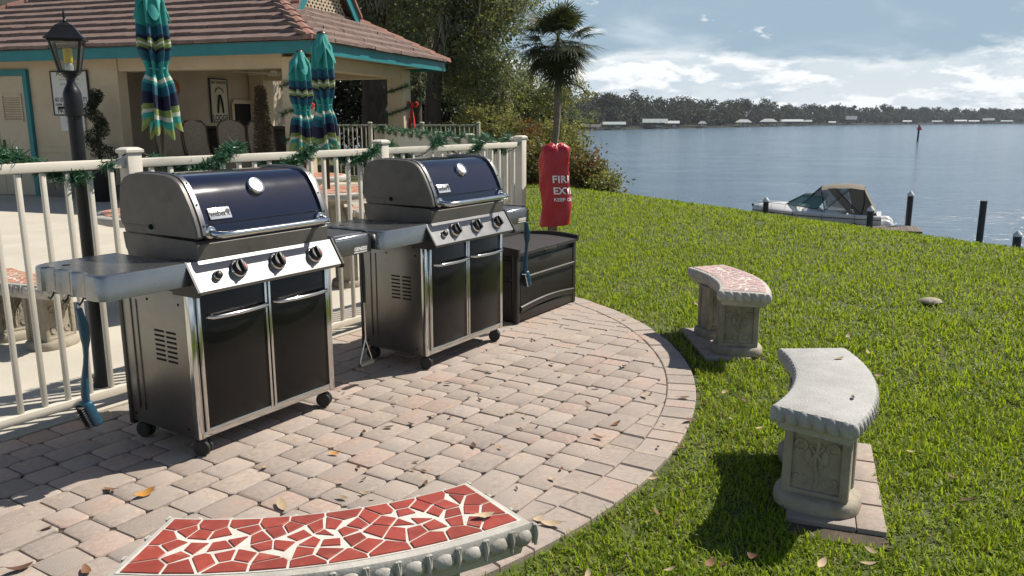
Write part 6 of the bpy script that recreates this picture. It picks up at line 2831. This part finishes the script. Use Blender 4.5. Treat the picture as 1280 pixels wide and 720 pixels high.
# ---- boat
def make_boat():
    L = 6.6
    p = at(1101, 287, 42.5)
    ang = math.radians(180 - 24)
    r = empty('motor_boat', (p.x, 42.5, WATER_Z), ang)
    tag(r, 'white cabin cruiser with tan canvas camper top moored beyond the lawn', 'boat')
    # stations along x (0 stern .. L bow): half beam, sheer height
    st = []
    for k in range(19):
        a = k / 18
        hb = 1.28 * (1 - max(0, (a - .45) / .55) ** 2.3)
        sh = 1.10 + .16 * a ** 1.6
        kl = -.35 + .25 * max(0, (a - .6) / .4) ** 1.5 + (.9 * max(0, (a - .88) / .12) ** 2)
        ch_ = .10 + .45 * a ** 2
        x = L * a
        hb = max(hb, .03)
        st.append([(x, 0, kl), (x, hb * .80, ch_), (x, hb * .95, ch_ + (sh - ch_) * .5), (x + .05, hb, sh), (x + .05, hb - .06 * min(1, hb * 3), sh + .05)])
    mb = MB()
    n = 5
    V = []
    for s in st:
        V += s + [(x, -y, z) for x, y, z in s[1:]]
    m_ = 9
    F = []
    for i in range(18):
        o, q_ = i * m_, (i + 1) * m_
        for k in range(4):
            F.append((o + k, q_ + k, q_ + k + 1, o + k + 1))
        seq = [0, 5, 6, 7, 8]
        for k in range(4):
            F.append((o + seq[k + 1], q_ + seq[k + 1], q_ + seq[k], o + seq[k]))
    F.append((0, 1, 2, 3, 4, 8, 7, 6, 5))
    mb.add(V, F)
    hull = mb.build('hull', gelcoat, r, 35)
    # deck with raised foredeck
    mb = MB()
    V, F = [], []
    for k in range(19):
        a = k / 18
        x, hb, sh = st[k][4]
        cr = .05 + (.30 * math.sin(min(1, max(0, (a - .42) / .56)) * PI) ** .7 if a > .42 else 0)
        V += [(x, hb, sh), (x, hb * .55, sh + cr * .8), (x, 0, sh + cr), (x, -hb * .55, sh + cr * .8), (x, -hb, sh)]
    for i in range(18):
        for k in range(4):
            F.append((5 * i + k, 5 * i + k + 1, 5 * i + 6 + k, 5 * i + 5 + k))
    mb.add(V, [f[::-1] for f in F])
    mb.build('deck', gelcoat, r, 40)
    mb = MB()
    for s in (-1, 1):
        mb.tube([(x, s * (hb + .01), sh - .16) for (x, hb, sh) in (q_[3] for q_ in st)], .02, 6)
    mb.build('rub_rail', dark_frame, r, 60)
    mb = MB()
    for s in (-1, 1):
        for x in (1.3, 2.9, 4.4):
            k = int(x / L * 18)
            y = st[k][3][1] + .06
            mb.tube([(x, s * y, .35), (x, s * y, 1.15)], .012, 5)
            mb.tube([(x, s * (y + .05), .30), (x, s * (y + .05), .75)], [.06, .08], 8)
    mb.build('fenders', dark_frame, r, 50)
    # swim platform
    mb = MB()
    mb.box((-.35, 0, .32), (.75, 2.1, .10), 0, None, .03)
    mb.ell((-.15, .9, .55), (.45, .25, .42), 0, None, 12, 8)
    mb.ell((-.15, -.9, .55), (.45, .25, .42), 0, None, 12, 8)
    mb.build('swim_platform', gelcoat, r, 50)
    # windscreen
    ws0, ws1 = 4.55, 3.75
    zb_, zt_ = 1.48, 2.00
    ring_b = [(3.2, 1.08, zb_ - .12), (4.15, .98, zb_), (ws0 + .25, .45, zb_ + .06), (ws0 + .25, -.45, zb_ + .06), (4.15, -.98, zb_), (3.2, -1.08, zb_ - .12)]
    ring_t = [(2.75, .98, zt_), (3.45, .88, zt_ + .03), (ws1 + .15, .40, zt_ + .05), (ws1 + .15, -.40, zt_ + .05), (3.45, -.88, zt_ + .03), (2.75, -.98, zt_)]
    for k in range(5):
        mb = MB()
        mb.add([ring_b[k], ring_b[k + 1], ring_t[k + 1], ring_t[k]], [(0, 1, 2, 3)])
        mb.build('windscreen_pane', boat_glass, r)
    mb = MB()
    mb.tube(ring_b, .022, 5)
    mb.tube(ring_t, .022, 5)
    for a, b in zip(ring_b, ring_t):
        mb.tube([a, b], .018, 5)
    mb.build('windscreen_frame', dark_frame, r, 60)
    # camper canvas: hoops
    hoops = [(3.35, 2.03, .90, 2.03), (3.0, 2.35, .95, 1.98), (2.45, 2.60, .98, 2.0), (1.5, 2.66, .98, 2.05), (.85, 2.58, .98, 2.0)]
    V, F = [], []
    xs = [(3.05, 2.52), (2.4, 2.64), (1.6, 2.68), (.95, 2.60)]
    for x, z in xs:
        for k in range(9):
            a = -1 + k / 4
            V.append((x, 1.02 * a, z - .16 * abs(a) ** 3))
    for i in range(3):
        for k in range(8):
            F.append((9 * i + k, 9 * i + k + 1, 9 * i + 10 + k, 9 * i + 9 + k))
    mb = MB()
    mb.add(V, [f[::-1] for f in F])
    mb.build('canvas_top', canvas_tan, r, 60)
    for s in (-1, 1):
        # rear side curtain (canvas) and clear windows
        mb = MB()
        mb.add([(.95, s * 1.02, 2.44), (1.75, s * 1.03, 2.48), (1.35, s * 1.15, 1.18), (.35, s * 1.15, 1.14)], [(0, 1, 2, 3)])
        mb.build('side_curtain', canvas_tan, r)
        mb = MB()
        mb.add([(1.78, s * 1.03, 2.49), (2.95, s * 1.03, 2.38), (2.80, s * 1.13, 1.34), (1.40, s * 1.15, 1.19)], [(0, 1, 2, 3)])
        mb.build('side_window', clear_vinyl, r)
        mb = MB()
        mb.add([(2.98, s * 1.02, 2.36), (3.15, s * 1.00, 2.30), (3.45, s * .90, 2.03), (2.82, s * .99, 2.02)], [(0, 1, 2, 3)])
        mb.build('wing_window', clear_vinyl, r)
        mb = MB()
        mb.add([(2.40, s * 1.04, 2.50), (2.75, s * 1.04, 2.46), (1.60, s * 1.16, 1.20), (1.35, s * 1.16, 1.18)], [(0, 1, 2, 3)])
        mb.build('curtain_strip', canvas_tan, r)
        mb = MB()
        mb.tube([(.95, s * 1.03, 2.45), (.90, s * 1.10, 1.8), (1.0, s * 1.17, 1.15)], .028, 5)
        mb.tube([(2.4, s * 1.04, 2.50), (1.0, s * 1.17, 1.17)], .02, 5)
        mb.tube([(1.6, s * 1.04, 2.52), (2.8, s * 1.14, 1.32)], .02, 5)
        mb.tube([(3.05, s * 1.02, 2.40), (2.80, s * 1.14, 1.32)], .026, 5)
        mb.tube([(3.05, s * 1.02, 2.40), (3.50, s * .90, 2.03)], .022, 5)
        mb.build('canvas_bow', dark_frame, r, 60)
    for k in range(4):
        y0_, y1_ = -.92 + .46 * k + .02, -.92 + .46 * (k + 1) - .02
        mb = MB()
        mb.add([(3.52, y0_, 2.06), (3.52, y1_, 2.06), (3.07, y1_, 2.50), (3.07, y0_, 2.50)], [(0, 1, 2, 3)])
        mb.build('front_window', clear_vinyl, r)
        mb = MB()
        mb.tube([(3.53, y1_ + .02, 2.05), (3.06, y1_ + .02, 2.51)], .022, 5)
        mb.build('canvas_bow', dark_frame, r)
    mb = MB()
    mb.add([(.95, 1.02, 2.44), (.95, -1.02, 2.44), (.25, -1.14, 1.15), (.25, 1.14, 1.15)], [(0, 1, 2, 3)])
    mb.build('rear_curtain', canvas_tan, r)
    # bow rail
    mb = MB()
    for s in (-1, 1):
        pts = []
        for k in range(11, 19):
            x, hb, sh = st[k][4]
            pts.append((x, s * hb * .93, sh + .30))
            if k % 2:
                mb.tube([(x, s * hb * .93, sh), (x, s * hb * .93, sh + .30)], .010, 5)
        mb.tube(pts, .014, 6)
    mb.build('bow_rail', chrome, r, 60)
    mb = MB()
    mb.ell((L + .02, 0, 1.36), (.07, .06, .08), 0, None, 10, 6)
    mb.build('bow_light', dark_frame, r, 50)


make_boat()

# ================================================================== FALLEN LEAVES
def leaf_mesh(seed, m):
    rr = random.Random(seed)
    V, F = [], []
    n = 7
    curl = rr.uniform(.5, 1.3)
    for k in range(n):
        a = k / (n - 1)
        w = .5 * math.sin(PI * a) ** .8 * .42
        x = a - .5
        z = .18 * curl * (2 * a - 1) ** 2
        V += [(x, -w, z + .25 * w), (x, 0, z), (x, w, z + .35 * w * curl)]
    for k in range(n - 1):
        for j in range(2):
            F.append((3 * k + j, 3 * k + 3 + j, 3 * k + 4 + j, 3 * k + 1 + j))
    mb = MB()
    mb.add(V, F)
    mb.tube([(-.5, 0, .18 * curl), (-.66, .02, .2 * curl)], .012, 4)
    return mb.mesh('fallen_leaf', m, 60)


LM = {k: [leaf_mesh(i + 10 * j, m) for i in range(4)] for j, (k, m) in enumerate((('brown', dry_leaf), ('pale', pale_leaf), ('gold', gold_leaf)))}
LAB = {'brown': ('dry brown fallen leaf lying on the brick paving', 'brown leaves on the paving'), 'pale': ('pale tan fallen leaf lying on the brick paving', 'pale leaves on the paving'), 'gold': ('golden yellow fallen leaf lying on the brick paving', 'golden leaves on the paving')}
LAG = {'brown': ('dry brown fallen leaf caught in the lawn grass', 'brown leaves in the lawn'), 'pale': ('pale tan fallen leaf caught in the lawn grass', 'pale leaves in the lawn'), 'gold': ('yellow fallen leaf caught in the lawn grass', 'yellow leaves in the lawn')}
rl = random.Random(21)


def gpt(u, v, z=0.0):
    c, s = math.cos(PITCH), math.sin(PITCH)
    x = (u - 640) / 1009
    y = (360 - v) / 1009
    w = -s + y * c
    t = (z - CAM_H) / w
    return Vector((x * t, (c + y * s) * t, z))


def put_leaf(p, k, size, grass=False, tilt=.25):
    o = link('fallen_leaf', rl.choice(LM[k]), None, p, (rl.uniform(-tilt, tilt), rl.uniform(-tilt, tilt), rl.uniform(0, 6.28)), (size,) * 3)
    lab, grp = (LAG if grass else LAB)[k]
    tag(o, lab, 'leaf', grp)


# the ones that stand out, then a scatter
for u, v, k, s in ((592, 557, 'brown', .055), (418, 567, 'gold', .05), (486, 534, 'brown', .055), (181, 618, 'gold', .085), (138, 612, 'brown', .07), (352, 632, 'pale', .085), (428, 622, 'pale', .05), (24, 712, 'brown', .085), (108, 715, 'brown', .07), (690, 655, 'pale', .08), (672, 650, 'pale', .07), (625, 560, 'gold', .03), (640, 515, 'pale', .05), (748, 547, 'brown', .06), (770, 530, 'brown', .06), (862, 525, 'brown', .07), (855, 497, 'brown', .06), (735, 505, 'brown', .05), (806, 495, 'pale', .06), (780, 458, 'brown', .05), (700, 470, 'pale', .04), (745, 485, 'brown', .04), (850, 420, 'brown', .05), (780, 400, 'brown', .04), (560, 480, 'brown', .05), (665, 425, 'brown', .04), (880, 505, 'brown', .06), (610, 465, 'brown', .04), (720, 440, 'pale', .04), (690, 455, 'brown', .05), (540, 520, 'pale', .05), (455, 540, 'brown', .045), (330, 585, 'pale', .05), (600, 500, 'brown', .04), (850, 560, 'brown', .05), (60, 660, 'brown', .05)):
    p = gpt(u, v, .006)
    put_leaf(p, k, s)
for i in range(46):
    u, v = rl.uniform(420, 860), rl.uniform(405, 640)
    p = gpt(u, v, .005)
    if (p - PC).length < PR - .03 and (p - F0).dot(N) > .1:
        put_leaf(p, rl.choice(['brown', 'brown', 'pale']), rl.uniform(.02, .04))
for u, v, k, s in ((943, 697, 'brown', .09), (887, 705, 'brown', .08), (905, 708, 'brown', .07), (1212, 625, 'brown', .10), (1190, 597, 'brown', .08), (1085, 705, 'pale', .08), (1140, 565, 'pale', .07), (1088, 688, 'pale', .06), (838, 712, 'pale', .06), (735, 718, 'pale', .06), (950, 535, 'pale', .06), (905, 490, 'pale', .06), (1060, 420, 'pale', .08), (1085, 440, 'pale', .06), (1165, 378, 'pale', .10), (870, 380, 'pale', .07), (840, 395, 'pale', .06), (1098, 515, 'pale', .05), (820, 640, 'brown', .07), (1255, 480, 'pale', .05)):
    p = gpt(u, v, .035)
    put_leaf(p, k, s * .72, True, .5)
for i in range(36):
    u, v = rl.uniform(760, 1280), rl.uniform(370, 715)
    p = gpt(u, v, .035)
    if (p - PC).length > PR + .05 and not pad_inside(p.x, p.y, .25):
        put_leaf(p, rl.choice(['brown', 'pale', 'pale']), rl.uniform(.03, .06), True, .5)
# litter on the pale bench top
o = link('fallen_leaf', LM['brown'][0], None, gpt(1066, 497, BTOP + .004), (.1, .1, 1.2), (.035,) * 3)
tag(o, 'crumpled brown leaf lying on the bare grey bench top', 'leaf')
o = link('fallen_leaf', LM['pale'][1], None, gpt(1049, 448, BTOP + .003), (.1, .0, .3), (.045,) * 3)
tag(o, 'small pale leaf lying on the bare grey bench top', 'leaf')
o = link('fallen_leaf', LM['pale'][2], None, gpt(605, 645, BTOP + .010), (.05, .05, .3), (.055,) * 3)
tag(o, 'curled tan leaf lying on the red mosaic bench top', 'leaf')
# pale flat stone in the lawn
p = gpt(1163, 379, 0)
mb = MB()
mb.ell((0, 0, .01), (.09, .07, .03), 0, None, 12, 6)
o = mb.build('lawn_cover', conc_ped, None, 60, (p.x, p.y, .005))
tag(o, 'small round grey utility cover set in the lawn', 'cover')

# ================================================================== HAZE
hm = bpy.data.materials.new('river_haze')
hm.use_nodes = True
hn = hm.node_tree
hn.nodes.remove(hn.nodes['Principled BSDF'])
pv = hn.nodes.new('ShaderNodeVolumePrincipled')
pv.inputs['Color'].default_value = (.80, .88, 1.0, 1)
pv.inputs['Density'].default_value = .00011
hn.links.new(pv.outputs[0], hn.nodes['Material Output'].inputs['Volume'])
mb = MB()
mb.box((1000, 2900, 9.0), (8200, 6500, 36.0))
hz = mb.build('haze', hm)
tag(hz, kind='stuff')
